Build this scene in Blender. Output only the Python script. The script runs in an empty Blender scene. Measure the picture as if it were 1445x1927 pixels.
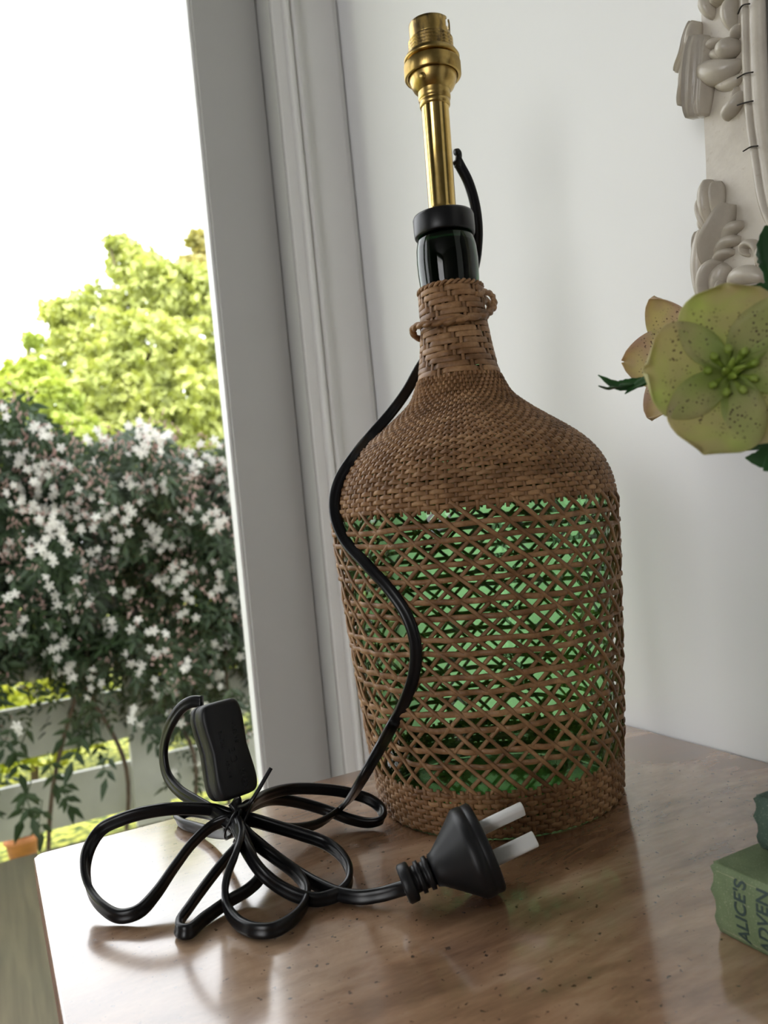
import bpy, math, random
import numpy as np
from mathutils import Vector, Matrix

PI = math.pi
random.seed(7)
rng = np.random.default_rng(11)
SC = bpy.context.scene
COL = SC.collection

# ------------------------------------------------------------------ camera
# world: x runs along the window wall, y towards the garden, z up; metres
FPX, CX, CY = 1500.0, 722.5, 963.5
YAW, ROLL = math.radians(27.0), math.radians(5.62)
TABLE = 0.75
CAM = Vector((0.0, 0.0, TABLE + 0.20))
FWD = Vector((math.sin(YAW), math.cos(YAW), 0))
RGT = Vector((math.cos(YAW), -math.sin(YAW), 0))
UPV = Vector((0, 0, 1))
cd = bpy.data.cameras.new('camera')
cd.sensor_fit = 'VERTICAL'
cd.sensor_height = 36.0
cd.lens = FPX / 1927.0 * 36.0
cd.clip_start = 0.01
cd.clip_end = 400
cd.dof.use_dof = True
cd.dof.focus_distance = 0.47
cd.dof.aperture_fstop = 11.0
cam = bpy.data.objects.new('camera', cd)
COL.objects.link(cam)
rc = RGT * math.cos(ROLL) - UPV * math.sin(ROLL)
uc = RGT * math.sin(ROLL) + UPV * math.cos(ROLL)
cam.matrix_world = Matrix(((rc.x, uc.x, -FWD.x, CAM.x), (rc.y, uc.y, -FWD.y, CAM.y),
                           (rc.z, uc.z, -FWD.z, CAM.z), (0, 0, 0, 1)))
SC.camera = cam

# ------------------------------------------------------------------ sky, sun, exposure
SC.view_settings.view_transform = 'Standard'
SC.view_settings.look = 'None'
SC.view_settings.exposure = 0.0
SC.view_settings.gamma = 1.0
SC.view_settings.use_curve_mapping = False
w = bpy.data.worlds.new('sky')
SC.world = w
w.use_nodes = True
bg = w.node_tree.nodes['Background']
bg.inputs[0].default_value = (0.95, 0.965, 1.0, 1)
bg.inputs[1].default_value = 4.2
sd = bpy.data.lights.new('sun', 'SUN')
sd.energy = 7.0
sd.angle = math.radians(0.7)
sd.color = (1.0, 0.95, 0.84)
sun = bpy.data.objects.new('sun', sd)
COL.objects.link(sun)
EL = math.radians(58)
to_sun = Vector((-0.75 * math.cos(EL), -0.66 * math.cos(EL), math.sin(EL)))
sun.rotation_euler = to_sun.to_track_quat('Z', 'Y').to_euler()
sun.location = (-4, -6, 8)
# added fill light in a made-up left wall opening, lifts the right wall
ad = bpy.data.lights.new('added_fill_light', 'AREA')
ad.shape = 'RECTANGLE'
ad.size, ad.size_y = 1.7, 1.5
ad.energy = 18.0
ad.color = (1.0, 0.97, 0.93)
al = bpy.data.objects.new('added_fill_light', ad)
COL.objects.link(al)
al.location = (-2.98, -1.5, 1.35)
al.rotation_euler = (0, math.radians(-90), 0)     # faces +x
SC.cycles.max_bounces = 10
SC.cycles.diffuse_bounces = 5
SC.cycles.glossy_bounces = 4
SC.cycles.transparent_max_bounces = 32
SC.cycles.caustics_reflective = True
SC.cycles.blur_glossy = 0.5
SC.cycles.caustics_refractive = False
SC.cycles.sample_clamp_indirect = 6.0
SC.cycles.use_denoising = True


# ------------------------------------------------------------------ helpers
def ray(px, py):
    dx, dy = px - CX, py - CY
    c, s = math.cos(ROLL), math.sin(ROLL)
    r = c * dx - s * dy
    up = -s * dx - c * dy
    return FWD + RGT * (r / FPX) + UPV * (up / FPX)


def at_d(px, py, d):
    return CAM + ray(px, py) * d


def at_z(px, py, z):
    v = ray(px, py)
    return CAM + v * ((z - CAM.z) / v.z)


def at_h(px, py, h):
    return at_z(px, py, TABLE + h)


def at_x(px, py, x):
    v = ray(px, py)
    return CAM + v * (x / v.x)


def at_y(px, py, y):
    v = ray(px, py)
    return CAM + v * (y / v.y)


def cam_xy(X, Y):
    p = RGT * X + FWD * Y
    return p.x, p.y


def me(name, verts, faces, smooth=True):
    m = bpy.data.meshes.new(name)
    m.from_pydata([tuple(v) for v in verts], [], faces)
    m.update()
    if smooth:
        m.polygons.foreach_set('use_smooth', [True] * len(m.polygons))
    return m


def link(name, mesh, mat=None, parent=None, loc=(0, 0, 0), rot=(0, 0, 0), scale=(1, 1, 1)):
    o = bpy.data.objects.new(name, mesh)
    COL.objects.link(o)
    if mat is not None and mesh is not None and len(mesh.materials) == 0:
        mesh.materials.append(mat)
    o.parent = parent
    o.location = loc
    o.rotation_euler = rot
    o.scale = scale
    return o


def empty(name, loc=(0, 0, 0), rot=(0, 0, 0)):
    o = bpy.data.objects.new(name, None)
    COL.objects.link(o)
    o.empty_display_size = 0.02
    o.location = loc
    o.rotation_euler = rot
    return o


def tag(o, label=None, cat=None, group=None, kind=None):
    if label: o['label'] = label
    if cat: o['category'] = cat
    if group: o['group'] = group
    if kind: o['kind'] = kind
    return o


def boxv(x0, x1, y0, y1, z0, z1):
    v = [(x0, y0, z0), (x1, y0, z0), (x1, y1, z0), (x0, y1, z0), (x0, y0, z1), (x1, y0, z1), (x1, y1, z1), (x0, y1, z1)]
    f = [(0, 3, 2, 1), (4, 5, 6, 7), (0, 1, 5, 4), (1, 2, 6, 5), (2, 3, 7, 6), (3, 0, 4, 7)]
    return v, f


def boxes(name, bs, mat, parent=None, bevel=0.0, segs=2, **k):
    V, F = [], []
    for b in bs:
        v, f = boxv(*b)
        n = len(V)
        V += v
        F += [tuple(i + n for i in q) for q in f]
    o = link(name, me(name, V, F, smooth=False), mat, parent, **k)
    if bevel:
        bv = o.modifiers.new('bevel', 'BEVEL')
        bv.width, bv.segments = bevel, segs
        bv.harden_normals = False
        o.data.polygons.foreach_set('use_smooth', [True] * len(o.data.polygons))
        wn = o.modifiers.new('wn', 'WEIGHTED_NORMAL')
        wn.keep_sharp = True
    return o


def lathe_mesh(name, prof, n=64, rfun=None, skip=None):
    V, F = [], []
    for i, (r, z) in enumerate(prof):
        for k in range(n):
            a = 2 * PI * k / n
            rr = r if rfun is None else rfun(i, k, r)
            V.append((rr * math.cos(a), rr * math.sin(a), z))
    for i in range(len(prof) - 1):
        for k in range(n):
            if skip and skip(i, k):
                continue
            k2 = (k + 1) % n
            F.append((i * n + k, i * n + k2, (i + 1) * n + k2, (i + 1) * n + k))
    return me(name, V, F)


def catmull(P, per=8, closed=False):
    P = [Vector(p) for p in P]
    out = []
    n = len(P)
    segs = n if closed else n - 1
    for i in range(segs):
        if closed:
            p0, p1, p2, p3 = P[(i - 1) % n], P[i], P[(i + 1) % n], P[(i + 2) % n]
        else:
            p1, p2 = P[i], P[i + 1]
            p0 = P[i - 1] if i > 0 else p1 * 2 - p2
            p3 = P[i + 2] if i + 2 < n else p2 * 2 - p1
        # centripetal form
        t0 = 0.0
        t1 = t0 + max(1e-6, (p1 - p0).length ** 0.5)
        t2 = t1 + max(1e-6, (p2 - p1).length ** 0.5)
        t3 = t2 + max(1e-6, (p3 - p2).length ** 0.5)
        for j in range(per):
            t = t1 + (t2 - t1) * j / per
            a1 = p0 * ((t1 - t) / (t1 - t0)) + p1 * ((t - t0) / (t1 - t0))
            a2 = p1 * ((t2 - t) / (t2 - t1)) + p2 * ((t - t1) / (t2 - t1))
            a3 = p2 * ((t3 - t) / (t3 - t2)) + p3 * ((t - t2) / (t3 - t2))
            b1 = a1 * ((t2 - t) / (t2 - t0)) + a2 * ((t - t0) / (t2 - t0))
            b2 = a2 * ((t3 - t) / (t3 - t1)) + a3 * ((t - t1) / (t3 - t1))
            out.append(b1 * ((t2 - t) / (t2 - t1)) + b2 * ((t - t1) / (t2 - t1)))
    if not closed:
        out.append(P[-1].copy())
    return out


def ellipse_prof(a, b, n=8, power=2.0):
    out = []
    for k in range(n):
        t = 2 * PI * k / n
        c, s = math.cos(t), math.sin(t)
        out.append((a * math.copysign(abs(c) ** (2 / power), c), b * math.copysign(abs(s) ** (2 / power), s)))
    return out


def sweep(name, pts, prof, wdir=None, pull=0.0, scales=None, closed=False, caps=True, normals=None):
    """Sweep a 2-D profile (along width dir, along normal) down a polyline."""
    n, m = len(pts), len(prof)
    V, F = [], []
    wv = None
    for i in range(n):
        if closed:
            t = pts[(i + 1) % n] - pts[(i - 1) % n]
        else:
            t = pts[min(i + 1, n - 1)] - pts[max(i - 1, 0)]
        t = t.normalized() if t.length > 1e-9 else Vector((0, 0, 1))
        if normals is not None:
            nn = normals[i]
            wv = nn.cross(t).normalized()
            nn = t.cross(wv)
        else:
            pref = wdir(i, t, pts[i]) if callable(wdir) else (wdir if wdir is not None else Vector((0, 0, 1)))
            if wv is None:
                wv = pref - t * pref.dot(t)
                if wv.length < 1e-3:
                    wv = t.orthogonal()
            else:
                wv = wv - t * wv.dot(t)
                q = pref - t * pref.dot(t)
                if pull and q.length > 0.15:
                    if q.dot(wv) < 0: q = -q
                    wv = wv + q * pull
            wv.normalize()
            nn = t.cross(wv)
        s = 1.0 if scales is None else scales[i]
        for a, b in prof:
            V.append(pts[i] + wv * (a * s) + nn * (b * s))
    for i in range(n if closed else n - 1):
        i2 = (i + 1) % n
        for k in range(m):
            k2 = (k + 1) % m
            F.append((i * m + k, i * m + k2, i2 * m + k2, i2 * m + k))
    if caps and not closed:
        F.append(tuple(range(m - 1, -1, -1)))
        F.append(tuple((n - 1) * m + k for k in range(m)))
    return me(name, V, F)


# ------------------------------------------------------------------ materials
def nt(name):
    m = bpy.data.materials.new(name)
    m.use_nodes = True
    t = m.node_tree
    return m, t, t.nodes['Principled BSDF'], t.nodes['Material Output']


def coords(t, scale=(1, 1, 1), kind='Object', rot=(0, 0, 0)):
    tc = t.nodes.new('ShaderNodeTexCoord')
    mp = t.nodes.new('ShaderNodeMapping')
    mp.inputs['Scale'].default_value = scale
    mp.inputs['Rotation'].default_value = rot
    t.links.new(tc.outputs[kind], mp.inputs['Vector'])
    return mp.outputs[0]


def noise(t, vec, scale, detail=4, rough=0.5, dist=0.0):
    n = t.nodes.new('ShaderNodeTexNoise')
    n.inputs['Scale'].default_value = scale
    n.inputs['Detail'].default_value = detail
    n.inputs['Roughness'].default_value = rough
    n.inputs['Distortion'].default_value = dist
    if vec is not None: t.links.new(vec, n.inputs['Vector'])
    return n.outputs['Fac']


def ramp(t, fac, stops, interp='LINEAR'):
    r = t.nodes.new('ShaderNodeValToRGB')
    r.color_ramp.interpolation = interp
    el = r.color_ramp.elements
    while len(el) < len(stops): el.new(0.5)
    for e, (p, c) in zip(el, stops):
        e.position = p
        e.color = (c[0], c[1], c[2], 1) if len(c) == 3 else c
    t.links.new(fac, r.inputs[0])
    return r.outputs[0]


def mixc(t, fac, a, b, mode='MIX'):
    n = t.nodes.new('ShaderNodeMix')
    n.data_type = 'RGBA'
    n.blend_type = mode
    for inp, v in ((n.inputs[0], fac), (n.inputs[6], a), (n.inputs[7], b)):
        if hasattr(v, 'is_output'): t.links.new(v, inp)
        elif isinstance(v, (int, float)): inp.default_value = v
        else: inp.default_value = (v[0], v[1], v[2], 1)
    return n.outputs[2]


def bump(t, b, h, strength=0.3, dist=0.001):
    n = t.nodes.new('ShaderNodeBump')
    n.inputs['Strength'].default_value = strength
    n.inputs['Distance'].default_value = dist
    t.links.new(h, n.inputs['Height'])
    t.links.new(n.outputs[0], b.inputs['Normal'])
    return n


def simple(name, c, rough=0.5, metal=0.0, var=0.08, nscale=30.0, bstr=0.0, bdist=0.0005, spec=0.5, coat=0.0):
    m, t, b, o = nt(name)
    v = coords(t)
    f = noise(t, v, nscale)
    lo = tuple(max(0, x * (1 - var)) for x in c)
    hi = tuple(min(1, x * (1 + var)) for x in c)
    t.links.new(ramp(t, f, [(0.3, lo), (0.7, hi)]), b.inputs['Base Color'])
    b.inputs['Roughness'].default_value = rough
    b.inputs['Metallic'].default_value = metal
    b.inputs['Specular IOR Level'].default_value = spec
    b.inputs['Coat Weight'].default_value = coat
    if bstr: bump(t, b, f, bstr, bdist)
    return m


def leafy(name, stops, rough=0.5, trans=0.4, nscale=25.0, tint=(1.3, 1.3, 0.7)):
    m, t, b, o = nt(name)
    v = coords(t)
    f = noise(t, v, nscale, 2)
    c = ramp(t, f, stops)
    t.links.new(c, b.inputs['Base Color'])
    b.inputs['Roughness'].default_value = rough
    tr = t.nodes.new('ShaderNodeBsdfTranslucent')
    t.links.new(mixc(t, 1.0, c, tint, 'MULTIPLY'), tr.inputs[0])
    mx = t.nodes.new('ShaderNodeMixShader')
    mx.inputs[0].default_value = trans
    t.links.new(b.outputs[0], mx.inputs[1])
    t.links.new(tr.outputs[0], mx.inputs[2])
    t.links.new(mx.outputs[0], o.inputs[0])
    return m


def thin_glass(name, tint, refl=1.0, rough=0.02, base_f=1.5):
    m, t, b, o = nt(name)
    t.nodes.remove(b)
    tr = t.nodes.new('ShaderNodeBsdfTransparent')
    tr.inputs[0].default_value = (*tint, 1)
    gl = t.nodes.new('ShaderNodeBsdfGlossy')
    gl.inputs['Roughness'].default_value = rough
    fr = t.nodes.new('ShaderNodeFresnel')
    geo = t.nodes.new('ShaderNodeNewGeometry')
    io = t.nodes.new('ShaderNodeMapRange')          # same reflectance from either side of the thin wall
    io.inputs['To Min'].default_value = base_f
    io.inputs['To Max'].default_value = 1.0 / base_f
    t.links.new(geo.outputs['Backfacing'], io.inputs['Value'])
    t.links.new(io.outputs[0], fr.inputs[0])
    mu = t.nodes.new('ShaderNodeMath')
    mu.operation = 'MULTIPLY'
    mu.inputs[1].default_value = refl
    t.links.new(fr.outputs[0], mu.inputs[0])
    mx = t.nodes.new('ShaderNodeMixShader')
    t.links.new(mu.outputs[0], mx.inputs[0])
    t.links.new(tr.outputs[0], mx.inputs[1])
    t.links.new(gl.outputs[0], mx.inputs[2])
    t.links.new(mx.outputs[0], o.inputs[0])
    return m


M = {}
M['wall'] = simple('white_wall_paint', (0.84, 0.84, 0.835), 0.65, var=0.015, nscale=3, bstr=0.05, bdist=0.0004, spec=0.3)
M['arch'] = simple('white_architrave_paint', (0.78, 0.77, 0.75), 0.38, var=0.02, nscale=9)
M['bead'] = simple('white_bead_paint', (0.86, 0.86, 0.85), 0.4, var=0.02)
M['trim'] = simple('shaded_white_trim_paint', (0.52, 0.515, 0.495), 0.35, var=0.02, nscale=9, bstr=0.04)  # white trim, colour darkened to carry its shade against the daylight
M['wall2'] = simple('low_bounce_wall_paint', (0.15, 0.145, 0.14), 0.7, var=0.03, nscale=3)  # walls out of view, colour darkened so less light bounces back
M['ceil'] = simple('ceiling_paint', (0.22, 0.22, 0.21), 0.8, var=0.01)  # darkened as well, to lower the light bounced into the room
M['floor'] = simple('floor_boards', (0.10, 0.06, 0.035), 0.4, var=0.3, nscale=6)
M['outwall'] = simple('exterior_paint', (0.62, 0.62, 0.58), 0.7, var=0.03)
M['pane'] = thin_glass('window_glass', (0.985, 0.99, 0.985), 0.4, 0.005)
M['bottle'] = thin_glass('green_bottle_glass', (0.60, 0.87, 0.58), 1.0, 0.03)
M['black'] = simple('black_plastic', (0.007, 0.007, 0.008), 0.45, var=0.1, nscale=300, bstr=0.12, bdist=0.0002, spec=0.35)
M['cord'] = simple('black_cord_sheath', (0.005, 0.005, 0.006), 0.30, var=0.1, nscale=200, spec=0.35)
M['collar'] = simple('black_collar', (0.006, 0.006, 0.007), 0.35, var=0.1, spec=0.35)
M['bottle_neck'] = thin_glass('dark_green_neck_glass', (0.12, 0.30, 0.15), 1.0, 0.03)
M['stopper'] = simple('dark_stopper', (0.004, 0.005, 0.004), 0.7, spec=0.1)
M['sleeve'] = simple('white_pin_sleeve', (0.72, 0.72, 0.70), 0.35, var=0.03)
M['crack'] = simple('crack_dark', (0.02, 0.015, 0.01), 0.8)
M['terracotta'] = simple('terracotta', (0.55, 0.22, 0.10), 0.8, var=0.2, nscale=20)
M['soil'] = simple('soil', (0.05, 0.035, 0.025), 0.9, var=0.3)
M['bark'] = simple('bark', (0.12, 0.085, 0.06), 0.9, var=0.4, nscale=30, bstr=0.5, bdist=0.01)
M['fence'] = simple('white_fence_paint', (0.62, 0.62, 0.58), 0.7, var=0.10, nscale=8, bstr=0.1)
M['lawn'] = leafy('lawn_grass', [(0.4, (0.05, 0.08, 0.015)), (0.6, (0.40, 0.40, 0.07))], 0.9, 0.0, 26)
M['mirror'] = simple('mirror_silver', (0.75, 0.75, 0.75), 0.03, metal=1.0, var=0.02)
M['vase'] = simple('cream_vase_glaze', (0.70, 0.68, 0.60), 0.2, var=0.05)
M['paper'] = simple('book_pages', (0.55, 0.47, 0.33), 0.8, var=0.12, nscale=120)
M['ink'] = simple('dark_green_ink', (0.018, 0.04, 0.035), 0.6)
M['stem'] = leafy('green_stem', [(0.3, (0.05, 0.11, 0.03)), (0.7, (0.10, 0.18, 0.05))], 0.5, 0.1)
M['hleaf'] = leafy('hellebore_leaf', [(0.3, (0.012, 0.06, 0.012)), (0.7, (0.03, 0.12, 0.025))], 0.45, 0.25, 60)
M['nectary'] = leafy('nectary_green', [(0.3, (0.28, 0.40, 0.05)), (0.7, (0.42, 0.52, 0.12))], 0.5, 0.3, 80)
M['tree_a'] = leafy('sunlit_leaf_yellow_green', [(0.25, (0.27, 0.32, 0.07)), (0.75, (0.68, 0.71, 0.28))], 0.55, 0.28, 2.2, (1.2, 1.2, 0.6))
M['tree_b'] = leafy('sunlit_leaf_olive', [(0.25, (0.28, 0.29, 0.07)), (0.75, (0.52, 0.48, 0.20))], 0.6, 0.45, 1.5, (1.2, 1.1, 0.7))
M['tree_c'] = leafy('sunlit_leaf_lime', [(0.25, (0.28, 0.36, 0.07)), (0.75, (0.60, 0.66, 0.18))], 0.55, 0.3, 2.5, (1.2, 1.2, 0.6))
M['shrub'] = leafy('shrub_leaf', [(0.25, (0.26, 0.34, 0.03)), (0.75, (0.62, 0.58, 0.10))], 0.5, 0.5, 3.0)
M['jleaf'] = leafy('jasmine_leaf', [(0.3, (0.020, 0.042, 0.020)), (0.75, (0.055, 0.095, 0.040))], 0.45, 0.2, 14)
M['petal'] = leafy('white_jasmine_petal', [(0.3, (0.78, 0.74, 0.72)), (0.7, (0.88, 0.87, 0.84))], 0.6, 0.35, 20, (1, 1, 1))
M['bud'] = leafy('pink_jasmine_bud', [(0.3, (0.58, 0.34, 0.33)), (0.7, (0.78, 0.62, 0.58))], 0.6, 0.25, 30, (1, 0.9, 0.9))


def make_cane():
    m, t, b, o = nt('woven_cane')
    oi = t.nodes.new('ShaderNodeObjectInfo')
    v = coords(t)
    f1 = noise(t, v, 70, 3)
    f2 = noise(t, coords(t, (1, 1, 1)), 420, 3, 0.6)
    base = ramp(t, f1, [(0.28, (0.17, 0.085, 0.036)), (0.5, (0.285, 0.155, 0.072)), (0.75, (0.42, 0.255, 0.13))])
    r = ramp(t, oi.outputs['Random'], [(0.0, (0.78, 0.74, 0.70)), (1.0, (1.12, 1.10, 1.06))])
    c = mixc(t, 1.0, base, r, 'MULTIPLY')
    c = mixc(t, 1.0, c, ramp(t, f2, [(0.3, (0.8, 0.78, 0.75)), (0.7, (1.1, 1.1, 1.1))]), 'MULTIPLY')
    t.links.new(c, b.inputs['Base Color'])
    b.inputs['Roughness'].default_value = 0.5
    b.inputs['Specular IOR Level'].default_value = 0.35
    bump(t, b, f2, 0.25, 0.0003)
    return m


M['cane'] = make_cane()


def make_brass(name, rough, dirt, lo=(0.42, 0.28, 0.085), hi=(0.55, 0.39, 0.14)):
    m, t, b, o = nt(name)
    v = coords(t)
    f = noise(t, v, 160, 5, 0.65)
    g = noise(t, coords(t, (260, 260, 60)), 1.0, 3, 0.6)
    c = ramp(t, f, [(0.3, lo), (0.65, hi)])
    if dirt:
        c = mixc(t, ramp(t, g, [(0.48, (0, 0, 0)), (0.62, (0.8, 0.8, 0.8))]), c, (0.13, 0.09, 0.05))
    t.links.new(c, b.inputs['Base Color'])
    b.inputs['Metallic'].default_value = 1.0
    b.inputs['Roughness'].default_value = rough
    return m


M['brass'] = make_brass('polished_brass', 0.13, False, (0.58, 0.40, 0.12), (0.70, 0.50, 0.19))
M['brass_old'] = make_brass('tarnished_brass', 0.34, True)
M['brass_satin'] = make_brass('satin_brass', 0.3, False)


def make_wood():
    m, t, b, o = nt('varnished_brown_wood')
    v = coords(t, (1, 1, 1), rot=(0, 0, math.radians(62)))
    d = noise(t, coords(t, (1.0, 2.2, 1.0), rot=(0, 0, math.radians(62))), 5.5, 7, 0.6, 1.6)
    gr = noise(t, coords(t, (9, 34, 9), rot=(0, 0, math.radians(62))), 1.6, 6, 0.6, 1.2)
    fine = noise(t, coords(t, (40, 200, 40), rot=(0, 0, math.radians(62))), 1.0, 4, 0.6)
    specks = noise(t, coords(t, (1, 1, 1)), 260, 2, 0.5)
    c1 = ramp(t, d, [(0.33, (0.18, 0.098, 0.056)), (0.5, (0.35, 0.21, 0.125)), (0.68, (0.52, 0.36, 0.24))])
    c2 = ramp(t, gr, [(0.3, (0.70, 0.66, 0.62)), (0.6, (1.08, 1.06, 1.04))])
    c = mixc(t, 0.8, c1, c2, 'MULTIPLY')
    c = mixc(t, 0.3, c, ramp(t, fine, [(0.3, (0.7, 0.68, 0.66)), (0.6, (1.1, 1.1, 1.1))]), 'MULTIPLY')
    c = mixc(t, ramp(t, specks, [(0.665, (0, 0, 0)), (0.72, (0.85, 0.85, 0.85))]), c, (0.03, 0.016, 0.01))
    t.links.new(c, b.inputs['Base Color'])
    b.inputs['Specular IOR Level'].default_value = 0.6
    b.inputs['Coat Weight'].default_value = 1.0
    b.inputs['Coat IOR'].default_value = 1.7
    b.inputs['Coat Roughness'].default_value = 0.11
    rr = t.nodes.new('ShaderNodeMapRange')
    rr.inputs['To Min'].default_value = 0.13
    rr.inputs['To Max'].default_value = 0.27
    t.links.new(noise(t, coords(t), 22, 5, 0.6), rr.inputs['Value'])
    t.links.new(rr.outputs[0], b.inputs['Roughness'])
    h = t.nodes.new('ShaderNodeMath')
    h.operation = 'MULTIPLY_ADD'
    h.inputs[1].default_value = 0.5
    t.links.new(noise(t, coords(t), 55, 4, 0.6), h.inputs[0])
    h.inputs[2].default_value = 0.0
    bump(t, b, h.outputs[0], 0.06, 0.0006)
    return m


M['wood'] = make_wood()
M['wood_edge'] = simple('worn_red_brown_edge', (0.20, 0.085, 0.06), 0.45, var=0.35, nscale=120)


def make_deck():
    m, t, b, o = nt('weathered_deck_board')
    f = noise(t, coords(t, (40, 2.2, 40)), 1.2, 6, 0.6, 0.6)
    k = noise(t, coords(t), 3.0, 3)
    c = ramp(t, f, [(0.3, (0.055, 0.045, 0.024)), (0.7, (0.12, 0.10, 0.055))])
    c = mixc(t, ramp(t, k, [(0.35, (0, 0, 0)), (0.7, (0.6, 0.6, 0.6))]), c, (0.065, 0.062, 0.034))
    t.links.new(c, b.inputs['Base Color'])
    b.inputs['Roughness'].default_value = 0.6
    bump(t, b, f, 0.2, 0.001)
    return m


M['deck'] = make_deck()


def make_carved():
    m, t, b, o = nt('old_cream_gloss_paint')
    f = noise(t, coords(t), 35, 5, 0.6)
    s = noise(t, coords(t), 210, 3, 0.5)
    c = ramp(t, f, [(0.25, (0.44, 0.39, 0.32)), (0.6, (0.58, 0.53, 0.45))])
    c = mixc(t, ramp(t, s, [(0.66, (0, 0, 0)), (0.75, (0.35, 0.35, 0.35))]), c, (0.33, 0.25, 0.17))
    t.links.new(c, b.inputs['Base Color'])
    b.inputs['Roughness'].default_value = 0.28
    bump(t, b, s, 0.25, 0.0008)
    return m


M['carved'] = make_carved()


def make_cloth(name, lo, hi):
    m, t, b, o = nt(name)
    f = noise(t, coords(t), 60, 5, 0.65)
    wv = noise(t, coords(t), 1400, 2, 0.5)
    c = ramp(t, f, [(0.3, lo), (0.7, hi)])
    c = mixc(t, ramp(t, wv, [(0.62, (0, 0, 0)), (0.72, (0.5, 0.5, 0.5))]), c, (0.45, 0.45, 0.33))
    t.links.new(c, b.inputs['Base Color'])
    b.inputs['Roughness'].default_value = 0.75
    bump(t, b, wv, 0.3, 0.0003)
    return m


M['cloth_pale'] = make_cloth('faded_green_book_cloth', (0.105, 0.145, 0.065), (0.165, 0.215, 0.105))
M['cloth_dark'] = make_cloth('dark_green_book_cloth', (0.02, 0.045, 0.03), (0.05, 0.085, 0.06))


def make_sepal(name, green, pink, pinkness):
    m, t, b, o = nt(name)
    tc = t.nodes.new('ShaderNodeTexCoord')
    sx = t.nodes.new('ShaderNodeSeparateXYZ')
    t.links.new(tc.outputs['Object'], sx.inputs[0])
    ln = t.nodes.new('ShaderNodeMapRange')
    ln.inputs['From Max'].default_value = 0.034
    t.links.new(sx.outputs['Y'], ln.inputs['Value'])
    f = noise(t, coords(t), 55, 3)
    g = ramp(t, f, [(0.3, tuple(x * 0.8 for x in green)), (0.7, tuple(min(1, x * 1.15) for x in green))])
    pf = ramp(t, noise(t, coords(t), 38, 3, 0.5, 0.4), [(0.5 - pinkness * .3, (0, 0, 0)), (0.72, (0.85, 0.85, 0.85))])
    c = mixc(t, pf, g, pink)
    c = mixc(t, ramp(t, ln.outputs[0], [(0.0, (0.9, 0.9, 0.9)), (0.30, (0, 0, 0))]), c, (0.30, 0.42, 0.07))
    vo = t.nodes.new('ShaderNodeTexVoronoi')
    vo.inputs['Scale'].default_value = 620
    t.links.new(tc.outputs['Object'], vo.inputs['Vector'])
    spots = ramp(t, vo.outputs['Distance'], [(0.20, (1, 1, 1)), (0.34, (0, 0, 0))])
    where = ramp(t, ln.outputs[0], [(0.12, (0, 0, 0)), (0.28, (1, 1, 1)), (0.60, (0.9, 0.9, 0.9)), (0.78, (0, 0, 0))])
    pat = ramp(t, noise(t, coords(t), 170, 2), [(0.44, (0, 0, 0)), (0.56, (1, 1, 1))])
    k = mixc(t, 1.0, mixc(t, 1.0, spots, where, 'MULTIPLY'), pat, 'MULTIPLY')
    c = mixc(t, k, c, (0.10, 0.035, 0.03))
    t.links.new(c, b.inputs['Base Color'])
    b.inputs['Roughness'].default_value = 0.55
    tr = t.nodes.new('ShaderNodeBsdfTranslucent')
    t.links.new(c, tr.inputs[0])
    mx = t.nodes.new('ShaderNodeMixShader')
    mx.inputs[0].default_value = 0.5
    t.links.new(b.outputs[0], mx.inputs[1])
    t.links.new(tr.outputs[0], mx.inputs[2])
    t.links.new(mx.outputs[0], o.inputs[0])
    return m


M['sepal_front'] = make_sepal('pale_green_sepal', (0.56, 0.64, 0.20), (0.66, 0.50, 0.34), 0.5)
M['sepal_back'] = make_sepal('yellow_pink_sepal', (0.72, 0.68, 0.28), (0.58, 0.36, 0.34), 0.35)

# ------------------------------------------------------------------ the room
WR = 0.476          # right-hand wall plane (x)
WY = 0.935          # window wall plane (y)
WT = 0.12
tag(boxes('floor', [(-3.0, WR, -2.6, WY + WT, -0.10, 0.0)], M['floor']), 'dark board floor of the room', kind='structure')
tag(boxes('ceiling', [(-3.0, WR, -2.6, WY, 2.45, 2.5)], M['ceil']), 'ceiling darkened to cut bounced light', kind='structure')
tag(boxes('wall_right', [(WR, WR + 0.12, -2.6, WY, 0.0, 2.45)], M['wall']), 'smooth white wall behind the lamp', kind='structure')
tag(boxes('wall_left', [(-3.12, -3.0, -2.6, -2.3, 0.0, 2.45), (-3.12, -3.0, -0.7, WY, 0.0, 2.45), (-3.12, -3.0, -2.3, -0.7, 0.0, 0.45), (-3.12, -3.0, -2.3, -0.7, 2.3, 2.45)], M['wall2']), 'side wall darkened to cut bounced light', kind='structure')
DL, DR, DTOP = -1.15, 0.392, 2.10     # door opening
tag(boxes('wall_back', [(-3.12, DL, WY, WY + WT, 0.0, 2.45), (DR, WR + 0.12, WY, WY + WT, 0.0, 2.45),
                        (DL, DR, WY, WY + WT, DTOP, 2.45)], M['wall']), 'white wall holding the glazed doors', kind='structure')
tag(boxes('wall_outer', [(WR + 0.12, 3.5, WY + 0.06, WY + WT, -0.35, 2.45), (-4.5, -3.12, WY + 0.06, WY + WT, -0.35, 2.45)],
          M['outwall']), 'outer house wall beside the room', kind='structure')
tag(boxes('roof', [(-4.5, 3.5, -2.8, 1.45, 2.50, 2.62)], M['outwall']), 'roof with an unseen eave added to block sun and sky', kind='structure')  # eave out of view, added to hold off sun and sky light
tag(boxes('upper_shade_block', [(-4.5, 3.5, -2.8, WY + WT, 2.62, 6.40)], M['outwall']), 'unseen upper block added to shade the deck and jasmine', kind='structure')  # unseen mass added to keep sun and sky off the jasmine
tag(boxes('wall_front', [(-3.0, WR, -2.6, -2.48, 0, 2.45)], M['wall2']), 'wall behind the viewer darkened to cut bounced light', kind='structure')
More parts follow.
